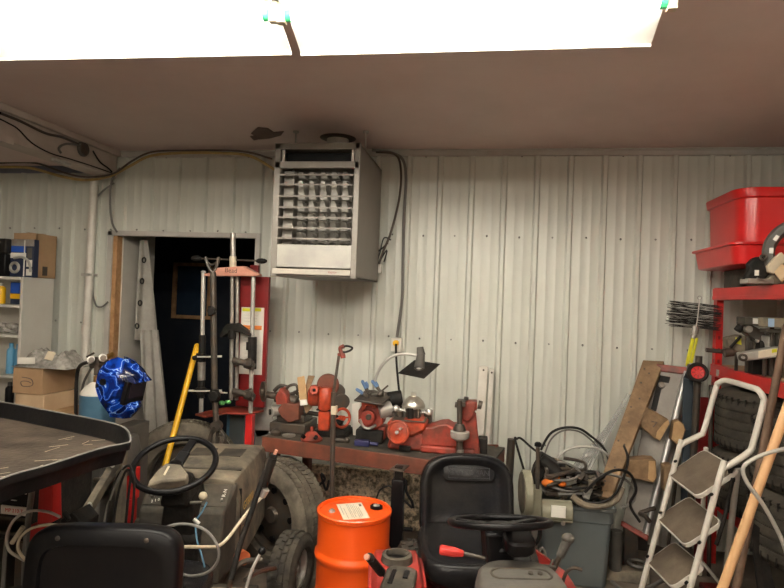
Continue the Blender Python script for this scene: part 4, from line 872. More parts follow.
# --- machine with tool tray
Y = bY(370)
t = Thing('valve_refacer', 'red machine carrying a tray of blue-handled tools, middle of the bench', 'grinding machine', base(370, 438, Y))
b = MB(); p = P(357, 438, Y); q = P(384, 438, Y); b.box((p.x, Y-.05, ZB+.001), (q.x, Y+.12, P(365, 428, Y).z)); t.part('base', b, blackm, .01)
b = MB(); b.pprism([(358, 411), (364, 401), (378, 401), (383, 411), (383, 424), (376, 430), (364, 430), (358, 422)], Y-.04, .10); b.pbox(373, 426, 385, 440, Y-.02, .1); t.part('body', b, redm, .008)
b = MB(); b.pprism([(361, 401), (377, 401), (376, 408), (372, 408), (372, 406), (366, 406), (366, 408), (362, 411)], Y-.07, .05); t.part('bracket', b, redo, .003)
b = MB(); b.disc(368.5, 417, Y-.07, 7, .04); b.mat(1); b.disc(368.5, 417, Y-.095, 3, .02); t.part('dial', b, [redm, steeld], .002)
b = MB(); b.ptube([(360, 419), (363, 426), (369, 428.5), (376, 425)], Y-.06, 1.5); t.part('hose_clamp', b, steel)
b = MB(); b.pcyl(378, 412, 391, 408, Y-.02, 8, Y+.02, 22); t.part('motor', b, galv, .004)
b = MB(); b.pcyl(388, 400, 402, 398, Y+.06, 8, Y+.08, 22); b.pbox(386, 398, 397, 418, Y+.04, .08); t.part('motor_end', b, blackm, .004)
b = MB(); b.slab([P(354, 399.5, Y-.13), P(382, 404, Y-.13), P(395, 393, Y+.10), P(366, 389, Y+.12)], -.012); tr = t.part('tool_tray', b, steeld, .003)
b = MB(); b.pprism([(352, 404), (360, 402), (361, 436), (353, 438)], Y+.13, .006); p = P(356, 437, Y+.13); b.box((p.x-.02, Y+.13, ZB+.001), (p.x+.02, Y+.14, p.z+.01)); t.part('shield', b, paperw)
for k, (x0_, y0_, x1_, y1_, x2_, y2_) in enumerate(((357, 389.5, 363, 393.5, 370, 397), (362.5, 381.5, 366, 388.5, 370, 396), (372.5, 381.5, 377, 387, 384, 397))):
    yy = Y-.05+k*.03
    t2 = Thing('pliers', ('leftmost', 'upright middle', 'rightmost')[k]+' blue-handled pliers lying in the tool tray', 'pliers', P(x2_, y2_, yy), 0, 'blue-handled pliers in the tray')
    b = MB(); b.pcyl(x0_, y0_, x1_, y1_, yy, 1.7, n=10); b.ball(P(x0_, y0_, yy), 1.7*yy/F, 8); b.ptube([(x0_+3, y0_+.5), (x0_+5, y0_+4), (x1_+1, y1_+1)], yy+.02, 1.4); t2.part('grip', b, bluet)
    b = MB(); b.pcyl(x1_, y1_, x2_, y2_, yy, 1.9, n=8, rp2=.9); b.disc((x1_+x2_)/2, (y1_+y2_)/2, yy-.01, 2.2, .02); t2.part('jaw', b, steeld)
b = MB(); b.pcyl(376, 396, 388, 385.5, Y, .9); b.pcyl(366, 396, 384, 393, Y+.02, 2.2); b.ball(P(380, 394, Y), .02, 8); single('tool', b, steeld, 'loose dark bits and a thin rod heaped in the tool tray', 'tools')
b = MB(); a = P(354, 445, bY(360, .08)); Yq = bY(360, .08); q = P(369, 446, Yq); b.box((a.x, Yq, ZB+.001), (q.x, Yq+.04, ZB+.035)); b.cyl((q.x, Yq+.02, ZB+.018), (q.x+.05, Yq+.02, ZB+.016), .01)
single('driver_handle', b, mat('purple_blue', (.03, .03, .10), .4), 'dark blue tool handle lying at the bench front edge', 'tool', None, .005)
b = MB(); a = P(345, 443, Yq); b.cyl((a.x, Yq+.05, ZB+.014), (a.x-.10, Yq+.06, ZB+.014), .012); b.ball((a.x, Yq+.05, ZB+.02), .018, 10); single('socket_handle', b, steeld, 'steel ratchet handle left of the blue tool on the bench', 'tool')
# --- handwheel machine
Y = bY(408)
t = Thing('valve_seat_grinder', 'red machine with round handwheel and silver dome, right of the tool tray', 'grinding machine', base(410, 455, Y))
p = P(387, 455, Y-.06); q = P(432, 455, Y-.06)
b = MB(); zt1 = P(400, 432, Y-.06).z; b.hexa([(p.x, Y-.10, ZB+.001), (q.x, Y-.10, ZB+.001), (q.x, Y+.16, ZB+.001), (p.x, Y+.16, ZB+.001), (p.x+.02, Y-.09, zt1), (q.x-.01, Y-.09, zt1+.02), (q.x-.01, Y+.16, zt1+.02), (p.x+.02, Y+.16, zt1)]); t.part('base', b, redm, .02)
b = MB(); b.pbox(399, 446, 410, 452, Y-.125, .03); t.part('switch_plate', b, blackm, .004)
b = MB(); b.pprism([(386, 423), (392, 420), (421, 420), (427, 424), (424, 431), (412, 437), (392, 433)], Y-.11, .22); t.part('table_casting', b, redo, .012)
b = MB(); b.pbox(391, 419.5, 425, 423, Y-.12, .26); t.part('slide_plate', b, steeld, .003)
Mw = axis(P(398, 432, Y-.16), (-.12, -1, .12)); b = MB(); b.torus(Mw, .058, .008, 36, 10); b.lathe(Mw, [(.054, -.006), (.054, .002), (.02, .006), (.02, .014), (.001, .014)], 28); hw_ = t.part('handwheel', b, redo)
b = MB(); b.lathe(Mw, [(.011, .01), (.011, .03), (.006, .034)], 12); b.cyl(Mw @ V((.02, .022, 0)), Mw @ V((.02, .022, .035)), .007); t.part('crank_knob', b, chrome, par=hw_)
c = P(413, 420, Y); zz = lambda y: P(413, y, Y).z-P(413, 420, Y).z
b = MB(); b.lathe(Matrix.Translation(c), [(.03, 0), (.045, .01), (.045, zz(408)), (.04, zz(406))], 28); t.part('head', b, steeld)
b = MB(); b.lathe(Matrix.Translation(c), [(.066, zz(407.5)), (.069, zz(406)), (.066, zz(404)), (.055, zz(400.5)), (.03, zz(396.5)), (.012, zz(395.5)), (.012, zz(394)), (.0, zz(393.5))], 36); b.pbox(411, 396, 416, 393, Y-.01, .02); t.part('dome', b, silverc, label='silver dome')
b = MB(); b.pcyl(410.5, 408, 410.5, 420, Y-.06, 3.2); t.part('cylinder', b, blackm)
b = MB(); b.pcyl(418, 409, 418, 419, Y-.05, 2.4); b.pcyl(400, 411, 400, 419, Y-.02, 3.5); b.pbox(392, 412, 401, 419, Y, .06); b.pbox(424, 412, 431, 424, Y+.02, .08); t.part('post', b, steeld)
for x, y in ((396, 408.5), (429, 412)): b = MB(); b.ball(P(x, y, Y-.02), 3.6*Y/F, 14); b.pcyl(x, y, 412, 413, Y-.01, 1.3); t.part('ball_handle', b, chrome)
# --- boring stand with column
Y = bY(462)
t = Thing('boring_stand', 'red machine bed with tall column, spindle and steel cone at the bench right end', 'boring machine', base(455, 455, Y))
p = P(421, 455, Y); q = P(475, 455, Y); b = MB(); b.pprism([(421, 428), (432, 427), (440, 424.5), (447, 424), (452, 427), (462, 428), (462, 448), (421, 446)], Y-.03, .16); b.box((p.x, Y-.045, ZB+.001), (q.x, Y+.135, P(440, 445, Y).z)); t.part('bed', b, redm, .01)
b = MB(); b.hexa([P(462, 462, Y-.02), P(481, 464, Y-.02), P(481, 464, Y+.13), P(462, 462, Y+.13), P(461.5, 412, Y-.01), P(476, 412, Y-.01), P(476, 412, Y+.09), P(461.5, 412, Y+.09)]); b.pprism([(462, 402), (477, 402), (474, 416), (468, 422), (462, 420)], Y-.04, .10); t.part('column', b, redm, .008)
b = MB(); b.pcyl(462, 405, 477, 406, Y-.01, 4.6, n=22); t.part('column_head', b, redo, .003)
for x0_, x1_, r_ in ((455, 460, 2.8), (478, 482, 4.2)): b = MB(); b.pcyl(x0_, 404.5, x1_, 405.5, Y-.01, r_, n=18); t.part('clamp_knob', b, steeld, .002)
b = MB(); b.pcyl(466, 400, 466.5, 397, Y-.01, 2.4, n=8); t.part('top_bolt', b, steeld)
ys = Y-.10
b = MB(); b.pcyl(459.5, 400, 459.5, 425, ys, 2.6); t.part('spindle', b, steeld); b = MB(); b.pcyl(459.5, 440, 460, 462, ys, 3.3); t.part('spindle_neck', b, steeld); b = MB(); b.pbox(457, 402, 465, 407, ys, .12); t.part('spindle_clamp', b, steeld)
c = P(459.5, 427, ys); b = MB(); k_ = ys/F; b.lathe(Matrix.Translation(c), [(4.2*k_, 3*k_), (6.2*k_, -2*k_), (6.2*k_, -3.5*k_), (3*k_, -4.5*k_)], 28); t.part('upper_cone', b, steeld)
b = MB(); b.lathe(Matrix.Translation(P(459.8, 435, ys)), [(5*k_, 4.5*k_), (9.5*k_, 3.6*k_), (9.7*k_, 0), (9*k_, -2.5*k_), (5*k_, -5.5*k_), (3.5*k_, -6*k_)], 32); t.part('lower_cone', b, chrome, label='bright steel cone')
b = MB(); b.lathe(Matrix.Translation((P(460, 455, ys).x, ys, ZB+.001)), [(6.5*k_, 0), (6.5*k_, .012), (3.6*k_, .02), (3.6*k_, .05)], 24); t.part('spindle_base', b, steel)
b = MB(); b.pbox(478, 439, 487, 458, Y+.02, .1); t.part('motor_box', b, blackm, .006)
# lamp
Y = 3.62
t = Thing('gooseneck_lamp', 'dark square-shaded gooseneck lamp arching over the bench', 'lamp', base(375, 400, Y))
p = P(374.5, 396, Y); b = MB(); b.ptube([(375, 400), (374.5, 385), (378, 372), (386, 361), (396, 355), (406, 354), (417, 355.5)], Y, 1.5); t.part('gooseneck', b, galv)
b = MB(); b.cyl((p.x, Y, ZB+.001), (p.x, Y, p.z), .014); b.lathe(Matrix.Translation((p.x, Y, ZB+.001)), [(.05, 0), (.05, .012), (.02, .02)], 20); t.part('stem', b, steeld)
cn = [P(398, 373.5, 3.50), P(424, 378.8, 3.46), P(440, 364.5, 3.62), P(414.5, 360.5, 3.68)]
cc = sum(cn, V())/4
b = MB(); b.slab(cn, .004); sd = t.part('shade_plate', b, blackm)
b = MB(); b.cyl(cc, P(421, 354, Y), .034, .024, 20); b.cyl(P(421, 355, Y), P(420, 347, Y), .028, .020, 20); t.part('socket', b, grayp, .002)
nn = (cn[1]-cn[0]).cross(cn[3]-cn[0]).normalized(); nn = nn if nn.dot(V((0, 0, EYE))-cc) > 0 else -nn
b = MB(); b.cyl(cc, cc+nn*.008, .038, .030, 24); t.part('bulb_recess', b, steeld, par=sd); b = MB(); b.ball(cc+nn*.004, .02, 12); t.part('bulb', b, galv, par=sd)
# white fixtures leaning on wall
for x0_, x1_, y0_, l_ in ((479, 488, 367, 'wider white metal channel leaning on the wall behind the bench end'), (489.5, 494, 369.5, 'narrow white metal channel right of the wider one')):
    a = P(x0_, y0_, 4.14); c = P(x1_, y0_, 4.14); b = MB(); dz = -.03
    b.hexa([(a.x+dz, 4.10, .001), (c.x+dz, 4.10, .001), (c.x+dz, 4.14, .001), (a.x+dz, 4.14, .001), (a.x, 4.17, a.z), (c.x, 4.17, a.z), (c.x, 4.21, a.z), (a.x, 4.21, a.z)]); t = Thing('metal_channel', l_, 'metal channel', ((a.x+c.x)/2, 4.15, 0)); t.part('channel', b, white, .004)
    b = MB(); p = P((x0_+x1_)/2, y0_+3, 4.16); b.cyl(p, p+V((0, -.012, 0)), .007, None, 10); b.cyl(p+V((0, 0, -.6)), p+V((0, -.05, -.6)), .006, None, 10); t.part('screw', b, steeld)

# ================================================================= DRUM
dc = PZ(354.5, 509, .60); rd = 36.6*dc.y/F; Yd = dc.y
t = Thing('steel_drum', 'bright orange steel drum with a paper label on its lid', 'drum', (dc.x, dc.y, 0))
M_ = Matrix.Translation((dc.x, dc.y, .001)); H = .60
def ring(z): return [(rd, z-.03), (rd+.002, z-.022), (rd+.010, z-.010), (rd+.012, z), (rd+.010, z+.010), (rd+.002, z+.022), (rd, z+.03)]
b = MB(); b.lathe(M_, [(rd*.97, 0), (rd+.004, .0), (rd+.004, .018), (rd, .022)]+ring(.20)+ring(H-.20)+[(rd, H-.022), (rd+.006, H-.016), (rd+.007, H), (rd+.003, H+.004), (rd-.006, H+.003), (rd-.008, H-.010), (rd*.5, H-.008), (.001, H-.008)], 72); t.part('body', b, orange, angle=40)
zl = H-.0085
lid = lambda x, y: PZ(x, y, zl+.002)
q = [lid(336.3, 504.4), lid(361.3, 502.4), lid(370, 518), lid(343.5, 520)]; b = MB(); b.slab([q[3], q[2], q[1], q[0]], .0006); lb = t.part('paper_label', b, paper, label='cream paper label with print')
ex = (q[1]-q[0]); ey = (q[3]-q[0]); b = MB()
def pt(u, v): p = q[0]+ex*u+ey*v; return V((p.x, p.y, zl+.0030))
for u, v0, v1 in ((.10, .1, .7), (.20, .3, .95), (.36, .06, .9), (.42, .06, .96), (.5, .1, .9), (.56, .12, .7), (.63, .1, .95), (.7, .2, .9), (.77, .3, .85)): b.slab([pt(u, v0), pt(u+.012, v0), pt(u+.012, v1), pt(u, v1)], .0003)
b.slab([pt(.84, .12), pt(.93, .12), pt(.93, .26), pt(.84, .26)], .0004); t.part('print', b, ink, par=lb)
p = PZ(376.3, 506.5, H); b = MB(); M2 = Matrix.Translation((p.x, p.y, zl)); b.lathe(M2, [(.030, 0), (.030, .012), (.024, .016), (.022, .006), (.001, .006)], 28); bg = t.part('bung', b, blackp)
b = MB(); b.lathe(M2, [(.020, .004), (.016, .017), (.001, .018)], 20); t.part('bung_plug', b, chrome, par=bg)
p = PZ(332, 510, H); b = MB(); M2 = Matrix.Translation((p.x, p.y, zl)); b.lathe(M2, [(.017, 0), (.015, .008), (.008, .009), (.008, .014), (.001, .015)], 16); t.part('vent_plug', b, chrome)
# tongue jack (black post)
Y = 2.95
t = Thing('trailer_jack', 'black square post jack with a top plate between drum and mower seat', 'jack', foot(400, 500, Y))
a = P(391.5, 480, Y); c = P(404, 480, Y); b = MB(); b.box((a.x, Y, .001), (c.x, Y+.06, a.z)); b.box((a.x-.06, Y-.05, .001), (c.x+.06, Y+.11, .012)); t.part('post', b, blackp, .004)
b = MB(); b.box((a.x+.012, Y+.012, a.z), (c.x-.012, Y+.048, P(398, 468, Y).z)); t.part('inner_tube', b, blackm)
b = MB(); b.slab([P(389, 469.5, Y-.02), P(403, 471, Y-.02), P(409, 465, Y+.10), P(397, 463.5, Y+.10)], -.008); t.part('top_plate', b, steeld, .002)
b = MB(); b.ptube([(404, 479), (406, 482), (406, 490), (409, 497), (412, 502), (413, 508)], Y+.02, 1.5); b.ptube([(404, 500), (407, 503), (412, 508)], Y+.02, 1.2); b.pbox(403, 529, 412, 532, Y, .03); t.part('crank', b, blackp)
b = MB(); b.ptube([(376, 500), (380, 490), (388, 486), (392, 488)], Y+.2, .9); single('cable', b, cable, 'thin black cable arching between the drum and the black jack', 'cable')
b = MB(); b.ptube([(312, 486, 3.5), (320, 484, 3.5), (325, 479, 3.5), (321, 474, 3.5), (326, 490, 3.5), (329, 480, 3.5)], 3.5, 1.3)
zm = min(v.z for v in b.v); 
t = Thing('cable_coil', 'black cable coil hanging under the bench behind the drum', 'cable', P(322, 490, 3.5)); t.part('coil', b, cable)

# ======================================================== TRACTOR B (red mower)
OB = P(472, 500, 2.78); OB.z = 0
h = V((.19, -.98, 0)).normalized(); rzB = math.atan2(-h.x, h.y)
t = Thing('riding_mower', 'red riding mower facing the viewer with black seat and flat steering wheel', 'riding mower', OB, rzB)
T = ROOTM[t.o.name]
# seat: +y forward. local x = driver right
def seatback():
    b = MB(T @ frame((0, -.235, .635), (-1, 0, 0), (0, -.22, 1))); ol = []
    for (x, y), (x2, y2) in zip(supere(.475, .40, 3.0, 64), supere(.475, .40, 9, 64)): ol.append((x+.014, y) if y > 0 else (x2+.014, y2))
    b.stack(Matrix.Identity(4), ol, [(.80, .82, -.075), (.93, .94, -.06), (1, 1, -.03), (1, 1, .0), (.985, .985, .018), (.95, .945, .032), (.90, .89, .037), (.85, .83, .032), (.79, .75, .016), (.72, .66, .003), (.55, .5, -.003), (.3, .25, -.005)])
    return b
sb = t.part('seat_back', seatback(), blackv, angle=60)
fm = frame((-.024, -.2475, .738), (-1, 0, 0), (0, -.22, 1))
b = MB(T @ fm); b.stack(Matrix.Identity(4), rrect(.27, .085, .03, 4), [(1, 1, -.02), (1, 1, -.004), (.95, .88, .001)]); t.part('badge_pad', b, blackv, par=sb); b = MB(T @ fm)
for x0_, y0_, x1_, y1_ in ((-.105, .024, .105, .027), (-.105, -.027, .105, -.024), (-.105, -.027, -.102, .027), (.102, -.027, .105, .027)): b.box((x0_, y0_, -.004), (x1_, y1_, .005))
b.text('CRAFTSMAN', frame((0, 0, .003), (1, 0, 0), (0, 1, 0)), .036, .0012); t.part('embossed_plate', b, mat('worn_vinyl', (.035, .035, .04), .4), par=sb, label='embossed lettering plate')
b = MB(T); b.rings(Matrix.Identity(4), [[(x*s_, y*s_+.05, z) for x, y in supere(.49, .52, 4.5, 48)] for s_, z in ((.80, .40), (.95, .41), (1., .445), (1.0, .475), (.975, .50), (.93, .512), (.80, .508), (.6, .500), (.3, .497))]); t.part('seat_cushion', b, blackv, angle=60)
b = MB(T); b.box((-.12, -.12, .36), (.12, .2, .41)); t.part('seat_mount', b, blackm, .006)
# fender deck
b = MB(T)
for s2 in (-1, 1):
    b = MB(T); pr = [(.06, .30), (.10, .40), (.17, .49), (.26, .555), (.36, .578), (.50, .572), (.62, .53), (.70, .40), (.74, .32)]; xs_ = (.25, .275, .44, .47) if s2 > 0 else (.24, .255, .33, .345)
    b.rings(Matrix.Identity(4), [[(s2*x, y, z-(.05 if k in (0, 3) else 0)-(.05 if s2 < 0 else 0)) for y, z in pr]+[(s2*x, y, z-.03-(.05 if s2 < 0 else 0)) for y, z in reversed(pr)] for k, x in enumerate(xs_)])
    t.part('fender', b, redt, .006)
b = MB(T); b.hexa([(-.17, -.30, .30), (.17, -.30, .30), (.26, .30, .30), (-.26, .30, .30), (-.17, -.30, .38), (.17, -.30, .38), (.26, .26, .36), (-.26, .26, .36)]); t.part('seat_pan', b, redt, .01)
b = MB(T); b.box((-.44, .46, .27), (.44, 1.0, .31)); t.part('footrest', b, grayp, .008)
b = MB(T); b.box((-.17, -.35, .22), (.17, 1.75, .32)); t.part('chassis', b, steeld, .01)
# cup holder + speed lever (driver right = image left => local +x)
cp = PZ(397, 554, .60); b = MB(); M2 = Matrix.Translation(cp-V((0, 0, .012))); k_ = cp.y/F
b.lathe(M2, [(17*k_, -.03), (15.5*k_, 0), (15*k_, .012), (11.5*k_, .016), (11*k_, .010), (11*k_, -.012), (.001, -.012)], 32); cu = t.part('cup_holder', b, dustd)
b = MB(); b.lathe(M2, [(10.8*k_, -.0115), (10.8*k_, -.008), (.001, -.008)], 24); t.part('cup_bottom', b, blackp, par=cu)
a = PZ(399, 583, .585); b = MB(); b.stack(Matrix.Translation(a), rrect(.115, .20, .03, 5), [(1, 1, -.01), (1, 1, .012), (.9, .94, .018)]); g = t.part('shift_gate', b, dustd)
b = MB(); b.box((a.x-.035, a.y-.05, a.z+.016), (a.x-.018, a.y+.06, a.z+.022)); b.box((a.x+.012, a.y-.0, a.z+.016), (a.x+.03, a.y+.06, a.z+.024)); t.part('gate_slot', b, blackp, .002, par=g)
b = MB(); b.ptube([(391, 583, 2.2), (384, 575, 2.16), (378, 568, 2.12)], 2.15, 2); lv = t.part('shift_lever', b, blackp)
b = MB(); b.pcyl(381, 572, 370, 558, 2.1, 4.6, 2.0, 16, 4.6); b.ball(P(369.5, 557.5, 2.0), 4.6*2.0/F, 12); t.part('grip', b, blackm, par=lv); b = MB(); b.disc(367, 557, 1.975, 3, .01, (-.5, -1, .6)); t.part('grip_cap', b, pink, par=lv)
# attachment lever with red grip
b = MB(); b.ptube([(462, 553, 2.1), (488, 559, 2.1), (498, 561, 2.1), (503, 566, 2.1), (504, 575, 2.1)], 2.1, 1.9, 10); lv = t.part('attachment_lever', b, steeld)
b = MB(); b.stack(axis(P(439.5, 549.5, 2.1), P(463, 553.5, 2.1)-P(439.5, 549.5, 2.1)), rrect(.027, .030, .01, 3), [(.8, .8, 0), (1.1, 1.1, .006), (1.05, 1.05, .05), (.7, .7, .082), (.5, .5, .086)]); t.part('grip', b, mat('grip_red', (.75, .05, .04), .5), par=lv, label='bright red grip')
# steering
b = MB(T); b.hexa([(-.11, .66, .31), (.11, .66, .31), (.13, .86, .31), (-.13, .86, .31), (-.075, .70, .70), (.075, .70, .70), (.10, .80, .70), (-.10, .80, .70)]); t.part('dash_tower', b, grayp, .015)
wc = T.inverted() @ P(500, 522, 2.12); nB = V((0.03, -.27, 1)).normalized()
b = MB(T); b.cyl(wc-nB*.10+V((0, .01, 0)), wc-nB*.01, .034, .03); b.hexa([wc+V(p) for p in ((-.04, -.05, -.14), (.05, -.05, -.14), (.05, .06, -.14), (-.04, .06, -.14), (-.05, -.06, -.02), (.06, -.06, -.02), (.06, .06, -.02), (-.05, .06, -.02))]); t.part('column', b, blackp, .008)
wheel(t, T, wc, nB, .172, .0125, (90, 210, -30), blackp, .045, .02)
b = MB(); b.stack(axis(P(519, 541, 2.0), (0.05, -.2, 1)), rrect(.10, .09, .03, 5), [(.8, .8, -.035), (1, 1, -.02), (1, 1, .01), (.85, .85, .018)]); t.part('column_bracket', b, blackp)
b = MB(); b.ptube([(505, 548, 2.08), (527, 549, 2.06), (538, 540, 2.05), (540, 528, 2.05)], 2.05, 2.2); t.part('column_loop', b, blackp)
# hood console
cc_ = PZ(522, 577, .745); Mh2 = Matrix.Rotation(rzB, 4, 'Z'); Mh2.translation = V((cc_.x, cc_.y, 0))
b = MB(Mh2); b.rings(Matrix.Identity(4), [[(x*s1, y*s2+.01, z) for x, y in supere(.27, .30, 2.8, 40)] for s1, s2, z in ((1.12, 1.0, .50), (1.1, 1.0, .62), (1.05, 1., .70), (1, .97, .73), (.9, .86, .745), (.5, .5, .75))]); cn_ = t.part('console', b, grayp, .0, angle=60)
b = MB(Mh2); b.tube([(x, y-.01, .749) for x, y in rrect(.19, .07, .032, 4)], .004, 6, True, 0)
for x in (-.06, -.03): b.cyl((x, -.01, .744), (x, -.01, .756), .008)
t.part('console_insert', b, dustd, par=cn_)
b = MB(T); b.rings(Matrix.Identity(4), [[(x, yy, z) for x, z in ((-w, .34), (-w, zt-.12), (-w*.85, zt-.03), (-w*.5, zt), (w*.5, zt), (w*.85, zt-.03), (w, zt-.12), (w, .34))] for yy, w, zt in ((.98, .21, .725), (1.05, .235, .748), (1.3, .23, .74), (1.55, .21, .70), (1.68, .18, .62))]); t.part('hood', b, redt, .01, angle=40)
b = MB(T); b.box((-.16, 1.66, .40), (.16, 1.70, .58)); t.part('grille', b, blackp, .006)
Rb = Matrix.Rotation(rzB, 3, 'Z') @ V((1, 0, 0))
for s2 in (-1, 1):
    p = T @ V((s2*.26, -.05, .232)); tire(t, p, Rb*s2, .22, .15, .11, rubber, 'rear_tire', 26, .01, 4); rim(t, p, Rb*s2, .11, .13, white)
    p = T @ V((s2*.36, 1.32, .182)); tire(t, p, Rb*s2, .17, .14, .09, rubber, 'front_tire', 24, .006, 4); rim(t, p, Rb*s2, .09, .12, white)
b = MB(T); b.box((-.34, 1.28, .15), (.34, 1.34, .22)); t.part('front_axle', b, steeld)
# right-hand deck levers
b = MB(); b.ptube([(545, 578, 2.35), (553, 570, 2.35), (558, 560, 2.35), (563, 548, 2.35)], 2.35, 2.6); lv = t.part('brake_lever', b, steeld)
b = MB(); b.pcyl(560, 556, 567, 541, 2.35, 4.0, 2.35, 14, 4.6); b.ball(P(568, 538.5, 2.35), 5.2*2.35/F, 12, (1.2, 1, 1)); t.part('grip', b, grayp, par=lv)
b = MB(); b.ptube([(562, 585, 2.3), (566, 573, 2.3), (573, 568, 2.3), (582, 570, 2.3)], 2.3, 1.7); b.pbox(540, 566, 556, 569, 2.3, .02); b.ptube([(553, 560, 2.35), (545, 575, 2.3), (535, 582, 2.3)], 2.3, 1.3); t.part('linkage', b, steeld)
b = MB(); b.pprism([(536, 551), (549, 560), (556, 567), (540, 566)], 2.45, .02); t.part('fender_tip', b, redt)

# =============================================================== GREY TOTE
ty0 = 3.50; xr = P(610, 545, ty0).x; xl = P(541, 545, ty0).x; ztr = P(600, 508.5, ty0).z
t = Thing('storage_tote', 'grey plastic tote full of wires and metal scrap beside the wall', 'storage tote', ((xl+xr)/2, ty0+.22, 0))
w_, d_ = xr-xl+.03, .48; M_ = Matrix.Translation(((xl+xr)/2, ty0+d_/2, .001)); zr_ = ztr
b = MB(); b.stack(M_, rrect(w_, d_, .04, 4), [(.86, .86, 0), (.90, .90, .01), (.985, .985, zr_-.09), (1.03, 1.03, zr_-.085), (1.03, 1.03, zr_-.02), (1.09, 1.09, zr_-.015), (1.09, 1.09, zr_), (1.02, 1.02, zr_), (.96, .96, zr_-.02), (.9, .9, zr_-.12)]); t.part('body', b, grayt, .002)
# scrap inside
zc_ = zr_-.02; rr = random.Random(11)
cxm, cym = (xl+xr)/2, ty0+d_/2
lab = ['black cable tangle at the left of the tote', 'grey cable tangle in the middle of the tote', 'brown hose loops over the front rim of the tote', 'thick dark cable heaped at the right of the tote', 'thin black wires at the back of the tote', 'grey hose resting on top of the tote heap', 'dark wires under the plank foot in the tote', 'dusty cable bundle beside the grinder motor', 'black wires spilling towards the wall in the tote']
for k in range(9):
    ox = cxm+(-.16+.32*((k*5 % 9)/8)); oy = cym+(-.12+.24*((k*7 % 9)/8)); pts = []
    a_ = rr.random()*6
    for j in range(22):
        a_ += .9+rr.random()*.8; R_ = .05+.075*rr.random()
        pts.append((min(max(ox+R_*1.3*cos(a_), xl+.03), xr-.02), oy+R_*sin(a_), zc_+.01+.008*j*(.6 if k % 2 else 1.)+.04*rr.random()))
    m_ = [steeld, cableg, dust, blackm, cableg, grayp, steeld, dust, cable][k]
    single('cable', MB().tube(pts, .0075 if k % 3 else .011, 7, False, 5), m_, lab[k], 'cable', 'tangled cables in the tote')
# filling scrap pieces
sl = ['rusty bracket', 'dusty steel plate', 'small dark motor part', 'grey metal tube', 'dusty clamp', 'steel block', 'rusty strap', 'pale plastic connector']
ps = [(575, 497), (585, 486), (592, 498), (603, 487), (598, 478), (583, 503), (607, 497), (567, 489)]
for k, (x, y) in enumerate(ps):
    Yk = ty0+.10+.04*(k % 4); p = P(x, y, Yk); b = MB()
    b.fbox(Matrix.Translation(p) @ Euler((rr.random()*2, rr.random()*2, rr.random()*3)).to_matrix().to_4x4(), .09, .045, .02); M3 = Matrix.Translation(p) @ Euler((rr.random()*3, 1, rr.random()*3)).to_matrix().to_4x4()
    b.lathe(M3, [(.014, -.05), (.02, -.04), (.02, .03), (.01, .05)], 12)
    single('scrap_metal', b, [steeld, dust, blackm, galv, steeld, dust, steeld, cream][k], sl[k]+' in the scrap heap of the grey tote', 'scrap', None, .002)
single('rag', MB().ball(P(548, 483, 3.56), .03, 10, (1.3, 1, .8)).ball(P(556, 479, 3.60), .028, 10, (1, 1, .8)).ball(P(562, 484, 3.58), .022, 10, (1.2, 1, .7)), orag, 'bright orange rag behind the bench grinder', 'rag', angle=80)
b = MB(); b.pprism([(531, 483), (534, 470), (542, 455), (556, 463), (569, 474), (560, 481), (545, 476), (537, 488)], 3.70, .12); b.pcyl(541, 458, 560, 476, 3.68, 5, 3.66, 16, 8); single('boot', b, blackm, 'crumpled black fabric bag above the grinder', 'bag', None, .01)
for k, (pp, m_, l_) in enumerate((([(585, 492, 3.55), (600, 478, 3.5), (616, 470, 3.5), (630, 474, 3.55), (636, 490, 3.6), (630, 505, 3.62), (640, 522, 3.62)], cable, 'black cable looping off the right end of the tote'), ([(578, 500, 3.46), (596, 503, 3.44), (612, 497, 3.44), (622, 482, 3.5), (628, 460, 3.6), (624, 446, 3.7)], cable, 'black cable curling up beside the plank foot'), ([(572, 496, 3.45), (585, 505, 3.44), (602, 506, 3.44), (616, 500, 3.46), (622, 488, 3.5)], dust, 'thick dusty hose lying over the front rim of the tote'), ([(596, 480, 3.6), (606, 474, 3.55), (622, 478, 3.55), (632, 486, 3.6), (634, 500, 3.62), (622, 508, 3.62)], cableg, 'grey cable loop over the tote corner'))):
    cabl('cable', pp, 3.5, (1.4, 1.2, 3, 1.3)[k], m_, l_)
rr = random.Random(21)
for k, l_ in enumerate(('small dusty scrap piece nearest the orange rag', 'small dusty scrap piece below the black bag', 'small dusty scrap piece at the middle back of the tote', 'small dusty scrap piece beside the plank foot', 'small dusty scrap piece at the front middle of the tote', 'small dusty scrap piece low by the motor')):
    p = P((562, 571, 583, 594, 588, 577)[k], (495, 482, 477, 484, 493, 501)[k], 3.60); b = MB()
    for q in range(3): b.fbox(Matrix.Translation(p+V((rr.uniform(-.02, .02), rr.uniform(-.02, .02), rr.uniform(-.01, .01)))) @ Euler((rr.random()*3, rr.random()*3, rr.random()*3)).to_matrix().to_4x4(), .05, .03, .022)
    single('scrap_metal', b, (dust, galv, steeld)[k % 3], l_, 'scrap', None, .002)
